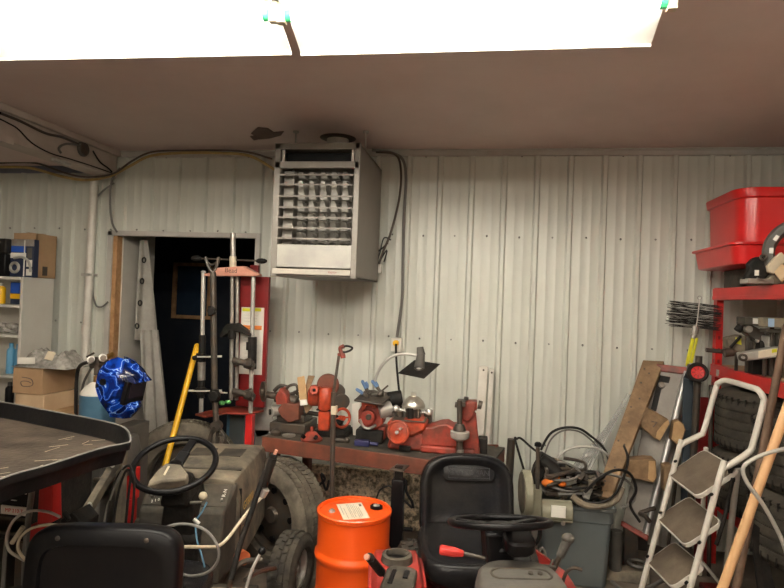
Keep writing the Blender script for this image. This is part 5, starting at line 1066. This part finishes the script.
# hoops
cabl('cable', [(533, 500, 3.75), (516, 443, 3.85), (517, 439, 3.9), (521, 438.5), (532, 448), (543, 456), (556, 466), (568, 478), (573, 492), (574, 502, 3.7)], 3.9, 1.1, cable, 'thin black cable looping from the grey pipe over the grinder')
cabl('hoop', [(541, 450, 4.0), (547, 438), (554, 431), (566, 427.5), (580, 429), (592, 437), (602, 446), (608, 457), (612, 480, 3.8)], 4.0, 1.2, cable, 'tall black wire hoop standing up out of the tote', 'wire hoop')
cabl('hoop', [(545, 453, 4.03), (550, 441), (558, 433), (568, 430), (580, 432), (591, 440), (601, 452), (606, 470, 3.9)], 4.03, .8, cableg, 'second thin grey hoop just inside the black one', 'wire hoop')
cabl('hoop', [(549, 470, 3.9), (556, 460), (565, 451), (577, 447), (592, 447.5), (604, 452), (612, 462), (613, 485, 3.8)], 3.9, 1.3, galv, 'lower grey wire hoop in the tote', 'wire hoop')
cabl('cable', [(538, 535, 3.45), (532, 530), (526, 535), (528, 548), (535, 556), (542, 548), (546, 560), (542, 568, 3.4)], 3.45, 1.5, cableg, 'grey cable loops hanging behind the mower steering wheel')
# steel pipe
a = P(511.5, 439, 4.0); single('pipe', MB().cyl((a.x-.02, 4.0, .001), a, .026, None, 18), steeld, 'dark vertical steel pipe left of the bench grinder', 'pipe')
# bench grinder on a stand
Yg = 3.38
t = Thing('bench_grinder', 'dusty green-grey bench grinder with a wheel at its left', 'bench grinder', foot(545, 520, Yg))
b = MB(); b.pcyl(541, 510, 572, 512, Yg+.04, 10.5, n=24); t.part('motor', b, grindm, .006)
b = MB(); b.pbox(551, 517, 566, 507, Yg-.033, .012); t.part('name_plate', b, paperw, .001)
b = MB(); b.disc(526, 493, Yg+.02, 22, .045, (-1, -.12, 0), 36); t.part('wheel_guard', b, grindm, .006)
b = MB(); b.disc(523, 492, Yg+.01, 19, .02, (-1, -.12, 0), 32); t.part('grinding_wheel', b, dust, .002)
b = MB(); b.pbox(530, 489, 541, 520, Yg, .10); b.pbox(539, 519, 573, 523, Yg-.02, .12); t.part('end_bell', b, grindm, .008)
b = MB(); b.disc(563, 523, Yg-.02, 2, .02); t.part('switch_bolt', b, steel)
b = MB(); p = P(548, 523, Yg); b.box((p.x-.09, Yg-.0, .001), (p.x-.05, Yg+.08, p.z)); b.box((p.x-.16, Yg-.06, .001), (p.x+.04, Yg+.09, .012)); t.part('stand_post', b, grayp, .004)
b = MB(); b.pcyl(537.5, 492, 537.8, 446, Yg+.02, 1.9); rd_ = t.part('lever_rod', b, steeld); b = MB(); b.stack(axis(P(538, 445, Yg+.02), (0, 0, 1)), circ(.020, 20), [(.5, .5, -.012), (1, 1, -.006), (1, 1, .008), (.6, .6, .016)]); t.part('knob', b, blackp, par=rd_)
# clear plastic sleeves
t = Thing('plastic_sleeve', 'bundle of long clear plastic sleeves leaning behind the plank', 'plastic sleeves', foot(575, 470, 4.0, .3))
for k in range(6):
    a = P(566+k*4, 476-k*.4, 3.95); c = P(612+k*3.4, 424-k*6, 4.16); b = MB(); n_ = (c-a).normalized(); b.bar(a, c, .03, .002, (0, -1, 0)); b.bar(a+V((.012, 0, 0)), c+V((.012, 0, 0)), .0035, .0035); b.bar(a-V((.012, 0, 0)), c-V((.012, 0, 0)), .003, .003); t.part('sleeve', b, clear)
# plank
t = None
a1, a2 = P(643, 360, 4.16), P(664, 361, 4.14); c1, c2 = P(595, 495, 3.66), P(611, 499, 3.62)
b = MB(); b.slab([c1, c2, a2, a1], -.036)
o_ = Thing('plank', 'weathered wooden plank with nail marks leaning on the wall over the tote', 'plank', (c1+c2)/2)
o_.part('board', b, wood, .004)
b = MB()
for u, v in ((.3, .1), (.6, .2), (.25, .38), (.7, .36), (.5, .52), (.3, .63), (.65, .7), (.4, .82), (.7, .9), (.3, .93)):
    p = c1+(c2-c1)*u+(a1-c1)*v; nrm_ = (c2-c1).cross(a1-c1).normalized(); nrm_ = nrm_ if nrm_.y < 0 else -nrm_; b.cyl(p, p+nrm_*.003, .006, None, 8)
o_.part('nail', b, steeld)
# grey housing with red ends
TL, TR, BR, BL_ = P(657, 364, 4.14), P(691, 368, 4.06), P(647, 541, 3.80), P(621, 526, 3.86)
t = Thing('ramp', 'long grey metal channel with red end caps leaning right of the plank', 'ramp', foot(640, 545, 3.8))
def lerp4(u, v): return (BL_*(1-u)+BR*u)*(1-v)+(TL*(1-u)+TR*u)*v
nrm_ = (BR-BL_).cross(TL-BL_).normalized(); nrm_ = nrm_ if nrm_.y < 0 else -nrm_
def panel(b, u0, v0, u1, v1, lift, th_):
    q = [lerp4(u0, v0), lerp4(u1, v0), lerp4(u1, v1), lerp4(u0, v1)]; q = [p+nrm_*lift for p in q]; return b.add(q+[p-nrm_*th_ for p in q], [(0, 1, 2, 3), (7, 6, 5, 4), (0, 4, 5, 1), (1, 5, 6, 2), (2, 6, 7, 3), (3, 7, 4, 0)])
b = MB(); panel(b, 0, .03, .86, .97, 0, .03); t.part('channel', b, housing, .004)
b = MB(); b.cyl(lerp4(.9, .03)-nrm_*.004, lerp4(.9, .975)-nrm_*.004, .021, None, 16); t.part('rounded_edge', b, mat('edge_silver', (.42, .41, .40), .35, .5, (.3, .28, .26), 8, .5))
b = MB(); panel(b, -.02, .955, 1.02, 1.0, .012, .055); t.part('end_cap', b, redm, .006, label='red end cap'); b = MB(); panel(b, -.02, 0, 1.02, .03, .012, .05); t.part('end_cap', b, redm, .006, label='red end cap')
b = MB(); panel(b, .12, .60, .30, .93, .003, .004); panel(b, .12, .89, .48, .93, .003, .004); t.part('slot', b, blackm)
b = MB(); b.cyl(lerp4(.28, .87)+nrm_*.004, lerp4(.28, .87)+nrm_*.02, .02); t.part('bolt', b, steeld); b = MB(); b.ptube([(655, 508, 3.75), (648, 510, 3.74), (640, 513, 3.74), (645, 516, 3.72), (650, 522, 3.72)], 3.74, 2); t.part('bracket', b, steeld)
b = MB(); p = lerp4(.5, 0); b.box((p.x-.05, 3.84, .001), (p.x+.03, 3.9, p.z+.02)); t.part('foot', b, steeld, .004)
b = MB(); b.pprism([(646, 376), (657, 368), (655, 430), (640, 430)], 4.16, .02); q = P(645, 430, 4.16); b.box((q.x-.02, 4.16, .001), (q.x+.04, 4.18, q.z)); single('metal_strip', b, grayp, 'dark grey metal strip between the plank and the grey channel', 'metal strip', None, .003)
# wood blocks
def block(pp, Y, d, m2, label, mark=None, end=None):
    t = Thing('wood_block', label, 'wood block', P(pp[0][0], pp[0][1], Y)); b = MB(); b.pprism(pp, Y, d); t.part('block', b, wood, .006)
    if end: b = MB(); b.pprism(end, Y-.004, .01); t.part('cut_end', b, m2, .002, label='paler cut end')
    if mark: b = MB(); b.ptube(mark, Y-.006, .5, 6, 0); t.part('pencil_mark', b, ink)
block([(648, 408), (668, 419), (670, 424), (660, 441), (655, 439), (641, 427), (641, 420)], 3.90, .10, woodl, 'brown block marked with a hand drawn 7, against the grey channel', [(651.5, 421.5), (657, 422.5), (653, 427)], [(660, 441), (669.5, 424), (668.5, 420), (664, 423), (657, 432), (656, 438)])
block([(674, 422), (679, 420), (684, 424), (686, 430), (682, 443), (677, 445), (671, 440)], 3.88, .06, woodl, 'light rounded block right of the grey channel', None, [(674, 423), (679, 421), (683.5, 425), (685, 430), (681, 442), (677, 444), (672, 439)])
block([(625, 461), (647, 459), (656, 460), (657, 478), (654, 483), (626, 477)], 3.78, .10, woodl, 'lower brown block sticking out across the grey channel', None, [(649, 461), (655.5, 461), (656.5, 478), (653, 482), (648, 479)])
block([(664, 466), (672, 465), (676, 470), (672, 490), (664, 492)], 3.75, .08, woodl, 'small block just left of the ladder rail at mid height')
# cast bits on floor by tote
t = Thing('metal_bracket', 'dusty cast metal bracket on the floor right of the tote', 'metal part', foot(628, 558, 3.70))
b = MB(); p = foot(628, 560, 3.70); M_ = Matrix.Translation(p); b.hexa([p+V(q) for q in ((-.14, -.06, .001), (.12, -.06, .001), (.12, .08, .001), (-.14, .08, .001), (-.10, -.03, .05), (.12, -.02, .07), (.10, .06, .07), (-.10, .05, .05))]); t.part('plate', b, dust, .01)
b = MB(); b.torus(Matrix.Translation(p+V((.06, .02, .09))), .05, .012, 20, 6); b.cyl(p+V((-.07, 0, .05)), p+V((-.07, 0, .28)), .035, None, 16); t.part('boss', b, grayp)
single('hose', MB().tube([foot(612, 570, 3.62, .012), foot(630, 572, 3.5, .012), foot(650, 566, 3.6, .012), foot(672, 560, 3.8, .012)], .01), cableg, 'thin grey hose lying on the floor by the ladder foot', 'hose')
b = MB(); b.stack(Matrix.Translation(foot(600, 590, 3.36, .001)), supere(.62, .30, 2.6, 40), [(1, 1, 0), (.98, .97, .012), (.5, .5, .014)]); single('cardboard', b, dust, 'flat dusty tan sheet on the floor before the tote', 'sheet')

# ================================================================= RED RACK
RX0, RX1, RY0, RY1 = 1.43, 2.02, 2.35, 4.12
zs_ = [1.75, 1.265, .46]
t = Thing('storage_rack', 'red steel storage rack with plywood decks against the right wall', 'rack', ((RX0+RX1)/2, 3.2, 0))
for x in (RX0, RX1-.04):
    for y in (RY0, RY1-.055):
        b = MB(); b.box((x, y, .001), (x+.04, y+.055, 1.755)); b.mat(1)
        for k in range(14): z = .6+k*.075; b.box((x-.001, y+.02, z), (x+.002, y+.034, z+.022)); b.box((x+.012, y-.001, z), (x+.026, y+.002, z+.022))
        t.part('upright', b, [redr, redd])
for z in zs_:
    for x in (RX0-.012, RX1-.03):
        b = MB(); b.box((x, RY0+.01, z-.075), (x+.04, RY1-.01, z)); b.box((x-.003, RY0+.01, z-.072), (x, RY1-.01, z-.05)) if x < 1.6 else None; t.part('beam', b, redr, .004)
    for y in (RY0+.005, RY1-.04): b = MB(); b.box((RX0+.02, y, z-.06), (RX1-.02, y+.03, z-.005)); t.part('end_beam', b, redr, .003)
    b = MB(); b.box((RX0+.03, RY0+.01, z-.018), (RX1-.032, RY1-.01, z-.002)); t.part('deck', b, plyd, .002)
b = MB(); p = P(714, 361, RY1-.1); b.box((RX0-.016, RY1-.16, 1.20), (RX0-.012, RY1-.12, 1.24)); t.part('sticker', b, galv)
# tray + red tote on the top
ta, tb = P(707, 209, 4.10), P(735, 184, 3.56); TX = 1.39; tw, td = .60, .60; tz1 = tb.z
t = Thing('plastic_tray', 'shallow red plastic tray under the big red tote on the rack top', 'tray', (1.68, 3.80, 1.80))
tyz = P(700, 270, 4.0).z; tyt = P(694, 252, 4.1).z
M_ = Matrix.Translation((P(693, 252, 4.05).x+.34, 3.78, tyz)); b = MB(); b.stack(M_, rrect(.68, .70, .07, 5), [(.86, .88, 0), (.90, .92, .006), (.95, .96, tyt-tyz-.016), (1.0, 1.0, tyt-tyz-.013), (1.0, 1.0, tyt-tyz), (.93, .94, tyt-tyz), (.9, .9, .02)]); t.part('body', b, redp, .002)
b = MB(); b.box((1.46, 3.5, 1.751), (1.56, 4.05, tyz-.001)); b.box((1.76, 3.5, 1.751), (1.84, 4.05, tyz-.001)); b.box((1.46, 3.7, 1.751), (1.84, 3.8, 1.77)); single('wood_strip', b, dustd, 'dark flat scrap boards under the red tray', 'boards', None, .003)
t = Thing('storage_tote', 'large bright red plastic tote on top of the rack', 'storage tote', (1.70, 3.83, tyt+.001))
HT = tz1-tyt-.02; M_ = Matrix.Translation((1.34+.33, 3.83, tyt-.03)); HT += .03; b = MB(); b.stack(M_, rrect(.66, .60, .11, 6), [(.89, .89, 0), (.92, .92, .008), (.935, .935, HT*.4), (.95, .95, HT*.84), (.99, .99, HT*.85), (1.01, 1.01, HT*.98), (1.0, 1.0, HT), (.96, .97, HT), (.92, .93, HT*.7), (.85, .86, .05)]); bo = t.part('body', b, redp, .003)
b = MB(); b.tube([M_ @ V(p) for p in ((-.10, -.245, .02), (-.105, -.255, .15), (-.07, -.262, .24), (.02, -.268, .28), (.2, -.27, .29))], .006); t.part('rib', b, redp, par=bo)
# clutch parts on the rack top
zt2 = 1.751
t = Thing('brake_drum', 'large grey ring with pale tabs at the right edge on the rack top', 'ring', foot(784, 255, 3.15, zt2))
c = P(803, 252, 3.25); b = MB(); b.lathe(axis(c, (-.55, -1, .15)), [(.155, -.04), (.175, -.02), (.175, .02), (.16, .035), (.125, .03), (.12, -.02), (.155, -.04)], 36, False); b.mat(1); Mr = axis(c, (-.55, -1, .15))
for k in range(12): q = Mr @ Matrix.Rotation(k*.52, 4, 'Z'); b.T = q; b.box((.122, -.014, .02), (.140, .014, .036))
t.part('ring', b, [grayp, galv])
b = MB(); b.box((c.x-.05, 3.23, zt2), (c.x+.05, 3.3, c.z-.12)); t.part('foot', b, steeld, .004)
t = Thing('metal_bracket', 'dark curved bracket with a hole, left of the tags on the rack top', 'bracket', foot(755, 275, 3.3, zt2))
b = MB(); b.pprism([(744, 279), (750, 270), (748, 264), (755, 257), (764, 256), (772, 262), (772, 272), (764, 281), (752, 281)], 3.30, .05); t.part('body', b, blackm, .012)
b = MB(); M2 = axis(P(763.5, 257.5, 3.28), (0, -1, .2)); b.torus(M2, .014, .006, 18, 6); t.part('eye', b, steeld)
b = MB(); b.pbox(755.5, 270, 759, 275.5, 3.29, .01); t.part('tag', b, paperw)
b = MB(); b.ptube([(757, 278), (765, 281), (772, 283)], 3.26, .6); b.pbox(748, 283, 774, 279, 3.27, .1); t.part('rod', b, steel)
zmn = None
single('cardboard_tag', MB().slab([P(775, 274, 3.2), P(782, 283, 3.16), P(790, 274, 3.16), P(783, 265, 3.2)], .02), cardl, 'light tan square box corner at the right edge on the rack top', 'box', None, .002)
single('machine_part', MB().pprism([(768, 266), (776, 257), (782, 252), (788, 260), (780, 266), (774, 274), (769, 272)], 3.24, .03), cream, 'cream flat part leaning against the tan box on the rack top', 'part', None, .003)
b = MB(); b.pcyl(772, 268, 783, 262, 3.28, 5); b.pcyl(770, 275, 778, 282, 3.3, 6); a = P(776, 280, 3.3); b.box((a.x-.08, 3.28, zt2), (a.x+.06, 3.4, a.z)); single('machine_part', b, dust, 'dusty brown machine part behind the cream part on the rack top', 'part', None, .004)
# middle shelf tools
z5 = 1.265
def unit(label, pp, Y, d, m, lq=None, lm=paperw, lq2=None, lm2=yellowl):
    xs = [P(x, y, Y) for x, y in pp]; lo = min(v.z for v in xs); cx = sum(v.x for v in xs)/len(xs); t = Thing('machine_part', label, 'machine part', (cx, Y+d/2, z5+.001))
    b = MB(); b.pprism(pp, Y, d); bo = t.part('body', b, m, .006)
    if lq: b = MB(); b.pprism(lq, Y-.003, .004); t.part('label', b, lm, par=bo)
    if lq2: b = MB(); b.pprism(lq2, Y-.005, .004); t.part('label', b, lm2, par=bo)
    if lo > z5+.004: b = MB(); b.box((cx-.008, Y+d-.03, z5+.001), (cx+.008, Y+d-.01, lo+.03)); t.part('foot', b, steeld, .003)
    return t, bo
t, bo = unit('long metal bar with a wide white and yellow label, foremost on the rack', [(741, 353.5), (783, 346), (790, 346), (790, 356), (743, 361.5)], 3.40, .07, galv, [(758.5, 351), (781, 347.5), (781, 354.5), (758.5, 358.3)], paper, [(772, 349.4), (777, 348.5), (777, 352), (772, 353)])
b = MB(); b.disc(743, 357.5, 3.39, 3.6, .02); b.mat(1); b.disc(743, 357.5, 3.375, 1.4, .02); t.part('end_eye', b, [steeld, galv], .002, par=bo)
unit('grey metal unit with a small yellow label, left on the rack shelf', [(728, 338), (741, 335), (757, 340), (758, 351), (738, 352), (729, 348.5)], 3.62, .09, dust, [(735.6, 337.5), (741, 338), (741.5, 345), (736, 343.5)], yellowl)
t, bo = unit('dark dusty motor with bright bolts in the middle of the rack shelf', [(745, 326), (752, 325), (768, 333), (768, 340), (760, 344), (746, 333)], 3.56, .08, steeld)
b = MB(); b.disc(767, 333, 3.54, 1.8, .02); b.disc(767, 340, 3.54, 2, .02); b.disc(757, 341, 3.54, 1.4, .02); b.disc(748, 329, 3.54, 3.2, .03); t.part('bolt', b, steel, par=bo)
unit('long boxed metal part with a pale label, top left of the shelf pile', [(745, 317), (767, 318), (767, 326.5), (745, 325)], 3.50, .12, dustd, [(753, 318), (761, 318.5), (761, 324.3), (753, 323.8)], paperw)
unit('boxy part with a pale blue label at the right edge of the shelf', [(768, 317.5), (795, 318.5), (795, 328), (768, 327.5)], 3.36, .12, dust, [(768.4, 318.3), (774.5, 318.6), (774.3, 327), (768.4, 326.8)], mat('pale_blue', (.35, .5, .7), .6))
unit('pale dusty block low at the right edge of the shelf', [(769, 336), (795, 336), (795, 350), (769, 349)], 3.47, .1, galv)
b = MB(); b.pbox(768, 329, 800, 334, 3.4, .1); b.box((P(780, 333, 3.4).x, 3.42, z5+.001), (P(786, 333, 3.4).x, 3.46, P(780, 332, 3.4).z)); single('bar', b, dustd, 'dark flat bar under the blue labelled part on the shelf', 'bar', None, .003)
b = MB(); b.pcyl(724, 353, 733, 352, 3.6, 4); b.pcyl(706, 350, 728, 352, 3.66, 2.0); zz_ = P(728, 352, 3.6).z; single('jack_handle', b, steeld, 'dark metal bar sticking out left from the rack shelf', 'bar')
b = MB(); b.pcyl(737, 331, 741, 326, 3.6, 3.4); b.pcyl(741, 336, 730, 348, 3.60, 1.3); b.pcyl(758, 345, 772, 350, 3.55, 5); a = P(762, 350, 3.55); b.box((a.x-.05, 3.53, z5+.001), (a.x+.05, 3.62, a.z)); single('machine_part', b, blackm, 'small black fittings heaped between the labelled tools', 'part', None, .003)
b = MB(); b.box((1.78, 2.7, z5+.001), (1.95, 3.60, 1.66)); single('navy_box', b, navy, 'dark navy box at the back of the rack shelf', 'crate', None, .008)  # plain navy box closing off the back of the shelf
# tires on the lower deck
k = 0
zz_ = zs_[2]
names = {(0, 0): 'lower wide tire of the farther pile on the rack, behind the ladder', (0, 1): 'upper wide tire of the farther pile on the rack, framed by the ladder handle', (1, 0): 'lower tire of the nearer pile on the rack, right of the rusty pole', (1, 1): 'upper tire of the nearer pile on the rack at the right edge'}
for s_, (cx_, cy_, R_) in enumerate(((1.64, 3.70, .325), (P(759, 440, 3.0).x+.30, 3.02, .315))):
    for j in range(2):
        w2 = .345 if s_ == 0 else .33; c = V((cx_+.01*j, cy_, zz_+.002+w2/2+j*(w2+.002))); t = Thing('wide_tire', names[(s_, j)], 'tire', (c.x, c.y, c.z-w2/2), 0, 'tires stacked on the rack')
        M_ = Matrix.Translation(c); b = MB(); h = w2/2
        pr = [(.19, -h*.8), (.20, -h*.98), (.27, -h), (R_-.02, -h*.9)]
        for g in range(5):
            z0 = -h*.74+g*h*.30; pr += [(R_-.001, z0), (R_, z0+h*.24), (R_-.010, z0+h*.245), (R_-.010, z0+h*.295)]
        pr += [(R_-.001, h*.78), (R_-.02, h*.9), (.27, h), (.20, h*.98), (.19, h*.8), (.19, -h*.8)]
        b.lathe(M_, pr, 64, False); b.mat(1)
        for g in range(48):
            a_ = 2*PI*g/48; b.T = M_ @ Matrix.Rotation(a_, 4, 'Z'); b.box((R_-.03, -.004, -h*.86), (R_+.0015, .004, -h*.62)); b.box((R_-.03, -.004, h*.62), (R_+.0015, .004, h*.84))
        t.part('casing', b, [rubber, blackm], angle=30)

# brush and rod
t = Thing('chimney_brush', 'black bristle brush on a twisted wire with a yellow handle by the rack post', 'brush', P(691, 365, 3.98))
Y = 3.98
a = P(699.5, 299, Y); c = P(695, 334, Y); b = MB(); b.tube([a, (a+c)/2+V((.003, 0, 0)), c], .005); t.part('wire_stem', b, steel)
b = MB(); b.torus(axis(P(699.5, 298, Y), (0, -1, 0)), .012, .003, 16, 6); t.part('ring', b, steel)
b = MB(); rr = random.Random(5)
for k in range(190):
    v = rr.random(); p0 = a.lerp(c, .12+.72*v); s2 = -1 if k % 2 else 1; ln = .16+.04*rr.random(); dz = (.010-.03*v)*0+.025*(rr.random()-.5)
    e1 = p0+V((s2*ln*(.92 if s2 < 0 else .7), .05*(rr.random()-.5), dz+.012*(-s2))); b.bar(p0, e1, .0024, .0024)
o = t.part('bristles', b, cable); o['kind'] = 'stuff'
b = MB(); b.pcyl(695, 334, 692, 338, Y, 2.6); b.pcyl(696, 326, 694.5, 334, Y, 3.4, n=10); t.part('ferrule', b, steel)
b = MB(); b.bar(P(692.8, 338, Y), P(687.5, 362, Y), .020, .014); b.bar(P(696.8, 338, Y), P(691, 363, Y), .016, .014); b.bar(P(690, 350, Y+.006), P(687, 366, Y+.006), .02, .01); hd_ = t.part('handle', b, yellowl, .003)
b = MB(); p = P(689, 364, Y); b.cyl(p, (p.x-.09, Y+.02, .001), .010); t.part('rod', b, steeld)
# red hub wheel on hand cart
t = Thing('hand_truck', 'dark hand truck with a red-hubbed wheel leaning at the rack post', 'hand truck', foot(697, 470, 3.86))
Yw = 3.84; cw = P(697.5, 372.5, Yw); axw = V((-.15, -1, .1)); Mw = axis(cw, axw)
b = MB(); b.lathe(Mw, [(.035, -.018), (.052, -.02), (.060, -.012), (.060, .012), (.052, .02), (.035, .018), (.035, -.018)], 32, False); wh = t.part('wheel', b, blackm)
b = MB(); b.lathe(Mw, [(.042, -.014), (.042, .016), (.034, .022), (.012, .020), (.012, .026), (.001, .026)], 28); t.part('hub', b, redr, par=wh)
b = MB()
for k in range(8): b.T = Mw @ Matrix.Rotation(k*PI/4, 4, 'Z'); b.box((.016, -.0025, .021), (.034, .0025, .0225))
t.part('hub_slots', b, redd, par=wh)
b = MB(); b.cyl(cw-axw*.03, cw+V((0, .05, 0)), .012); b.cyl(P(699, 356, Yw+.05), foot(690, 470, Yw+.05), .020); b.cyl(P(711, 385, Yw+.03), foot(712, 470, Yw+.03), .012); t.part('frame', b, steeld)
b = MB(); b.pbox(684, 378, 692, 430, Yw+.10, .02); a = P(688, 430, Yw+.1); b.box((a.x-.025, Yw+.1, .001), (a.x+.025, Yw+.12, a.z)); b.slab([P(683, 378, Yw+.02), P(693, 381, Yw+.02), P(702, 384, Yw+.1), P(686, 372, Yw+.1)], .006); t.part('plate', b, mat('dull_navy', (.035, .05, .065), .6), .003)
b = MB(); b.pbox(699, 440, 712, 398, 3.98, .03); a = P(705, 440, 3.98); b.box((a.x-.04, 3.98, .001), (a.x+.04, 4.0, a.z)); single('panel', b, redd, 'dark red panel in the shade behind the ladder top', 'panel', None, .004)

# =================================================================== LADDER
YL, YR = 3.35, 2.95
t = Thing('step_ladder', 'white folding step ladder with three brown treads leaning at the rack', 'step ladder', foot(655, 595, 3.15))
fl_ = P(637, 593, YL); fr_ = P(674, 632, YR)
hl = [P(637, 594, YL), P(678, 453, YL), P(680.5, 447, YL), P(684, 443, YL+.0), P(700, 435, YL+.0), P(704, 430, YL), P(716, 388, YL), P(719, 383, YL-.02), P(724, 380.5, YL-.05), P(731, 381.5, YL-.1), P(753, 388, YR+.06), P(759, 391, YR+.02), P(763, 397, YR), P(763.5, 404, YR), P(753, 444, YR), P(749, 452, YR), P(733, 463, YR), P(725, 468, YR), P(720, 476, YR), P(674, 630, YR)]
hl[0].z = .012; hl[-1].z = .012
b = MB(); b.tube(hl, .0145, 12, False, 3); fr0 = t.part('front_frame', b, white)
b = MB()
for (x, y, Y_) in ((661, 512, YL-.014), (648, 556, YL-.014), (676, 461, YL-.014), (700, 542, YR-.014), (687, 582, YR-.014), (712, 494, YR-.014)): p = P(x, y, Y_); b.cyl(p, p+V((-.01, -.014, 0)), .007, None, 8)
t.part('rivet', b, blackm, par=fr0)
for nm_, q4 in (('top', [(671.4, 477), (704, 501), (731, 471), (700.5, 445.4)]), ('mid', [(659.6, 520.5), (691, 550), (716.5, 525.5), (685, 490.5)]), ('bot', [(648, 563.5), (676, 591), (703, 570), (670, 536)])):
    pl = [P(q4[0][0]+1, q4[0][1], YL-.03), P(*q4[1], YR+.03), P(*q4[2], YR+.16), P(*q4[3], YL+.10)]
    ex, ey = pl[1]-pl[0], pl[3]-pl[0]; Mt = frame((pl[0]+pl[1]+pl[2]+pl[3])/4, ex, ey); W_, D_ = ex.length, abs(ey.dot(V(Mt.col[1][:3])))
    b = MB(Mt); b.stack(Matrix.Identity(4), rrect(W_, D_, .035, 4), [(.97, .97, -.018), (1, 1, -.012), (1, 1, .006), (.975, .965, .008), (.965, .95, .004)]); tr = t.part('tread', b, white)
    b = MB(Mt); b.stack(Matrix.Identity(4), rrect(W_*.955, D_*.94, .03, 4), [(1, 1, .003), (1, 1, .0075), (.99, .99, .0085)]); t.part('tread_mat', b, stepm, par=tr, label='brown rubber mat')
b = MB(); a1 = P(737.6, 468, YR+.22); b.tube([a1, foot(723, 590, YR+.55, .012)], .015, 12, False, 0); a2 = P(706, 448, YL+.2); b.tube([a2, foot(700, 570, YL+.5, .012)], .0125, 12, False, 0); b.cyl(foot(723, 590, YR+.55, .1), foot(700, 570, YL+.5, .1), .010); t.part('rear_leg', b, white)
b = MB(); b.bar(P(724, 468, YR+.02), P(740, 466, YR+.2), .02, .012); b.ptube([(733, 478, YR+.1), (728, 500, YR+.12), (724, 520, YR+.1), (716, 545, YR+.1)], 3, 2); b.bar(P(729, 466, YR+.06), P(733, 480, YR+.2), .02, .02); t.part('hinge', b, blackm, .003)

# poles in front
def longpole(name, x0, y0, Y0, x1, y1, Y1, r, m, label):
    a = P(x0, y0, Y0); c = P(x1, y1, Y1); d = c-a; c2 = a+d*((a.z-.005)/-d.z); b = MB(); b.cyl(a, c2, r, None, 14); t = Thing(name, label, 'pole', c2); t.part('shaft', b, m); return t, a, c2
t, a, c = longpole('rusty_pole', 786.5, 326, 2.95, 736, 590, 2.72, .0165, mat('rust_pole', (.16, .10, .065), .7, .2, (.08, .045, .03), 12, .7), 'rusty brown steel pole leaning right of the step ladder')
b = MB(); b.ball(a, .0165, 10); t.part('tip', b, steeld)
t, a, c = longpole('broom_handle', 800, 372, 2.6, 721, 592, 2.5, .018, mat('handle_wood', (.66, .40, .20), .5, 0, (.55, .3, .14), 8, .5, stretch=(6, 6, .6)), 'smooth light wooden handle leaning in front of the rusty pole')
b = MB(); b.cyl(c+V((0, 0, 0)), c+(a-c).normalized()*.05, .0185); t.part('end_sleeve', b, woodl)
cabl('hose', [(800, 446, 2.45), (784, 449), (762, 455), (746, 464), (743, 472), (748, 484), (760, 500), (772, 520), (783, 543), (790, 570), (795, 620, 2.4)], 2.45, 1.9, galv, 'pale grey hose curving across the right edge before the wooden handle', 'hose')
# floor junk under rack
t = Thing('floor_jack', 'red low steel jack on the floor under the rack', 'jack', foot(760, 560, 3.2))
b = MB(); p = foot(765, 560, 3.15); b.box((p.x-.18, 3.0, .04), (p.x-.02, 3.5, .12)); b.box((p.x-.2, 3.05, .001), (p.x, 3.1, .08)); b.box((p.x-.2, 3.4, .001), (p.x, 3.45, .08)); t.part('frame', b, redd, .01)
for yy in (3.08, 3.42):
    b = MB(); b.cyl((p.x-.24, yy, .045), (p.x-.18, yy, .045), .044, None, 20); b.cyl((p.x-.02, yy, .045), (p.x+.04, yy, .045), .044, None, 20); t.part('wheel', b, steeld)
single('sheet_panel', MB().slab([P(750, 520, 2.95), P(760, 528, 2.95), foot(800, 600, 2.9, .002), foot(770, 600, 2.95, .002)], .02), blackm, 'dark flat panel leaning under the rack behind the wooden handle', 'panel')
for k, (x, y, Yk, l_) in enumerate(((757, 545, 3.1, 'round dark casting'), (772, 556, 3.0, 'small steel hub'), (700, 575, 3.5, 'dark lump of scrap'))):
    p = foot(x, y, Yk, .121 if k < 2 else .001); p.x += .0
    b = MB(); b.lathe(Matrix.Translation(p), [(.06, 0), (.065, .02), (.04, .05), (.02, .08)], 18); single('casting', b, [blackm, dust, steeld][k], l_+(' resting on the red jack' if k < 2 else ' on the floor behind the ladder foot'), 'casting')

# ------------------------------------------------------------- world / view
w = bpy.data.worlds.new('world'); bpy.context.scene.world = w; w.use_nodes = True
w.node_tree.nodes['Background'].inputs[0].default_value = (.02, .02, .02, 1); w.node_tree.nodes['Background'].inputs[1].default_value = .3
vs_ = bpy.context.scene.view_settings; vs_.view_transform = 'Standard'; vs_.look = 'None'; vs_.exposure = 1.0; vs_.gamma = 1; vs_.use_curve_mapping = False
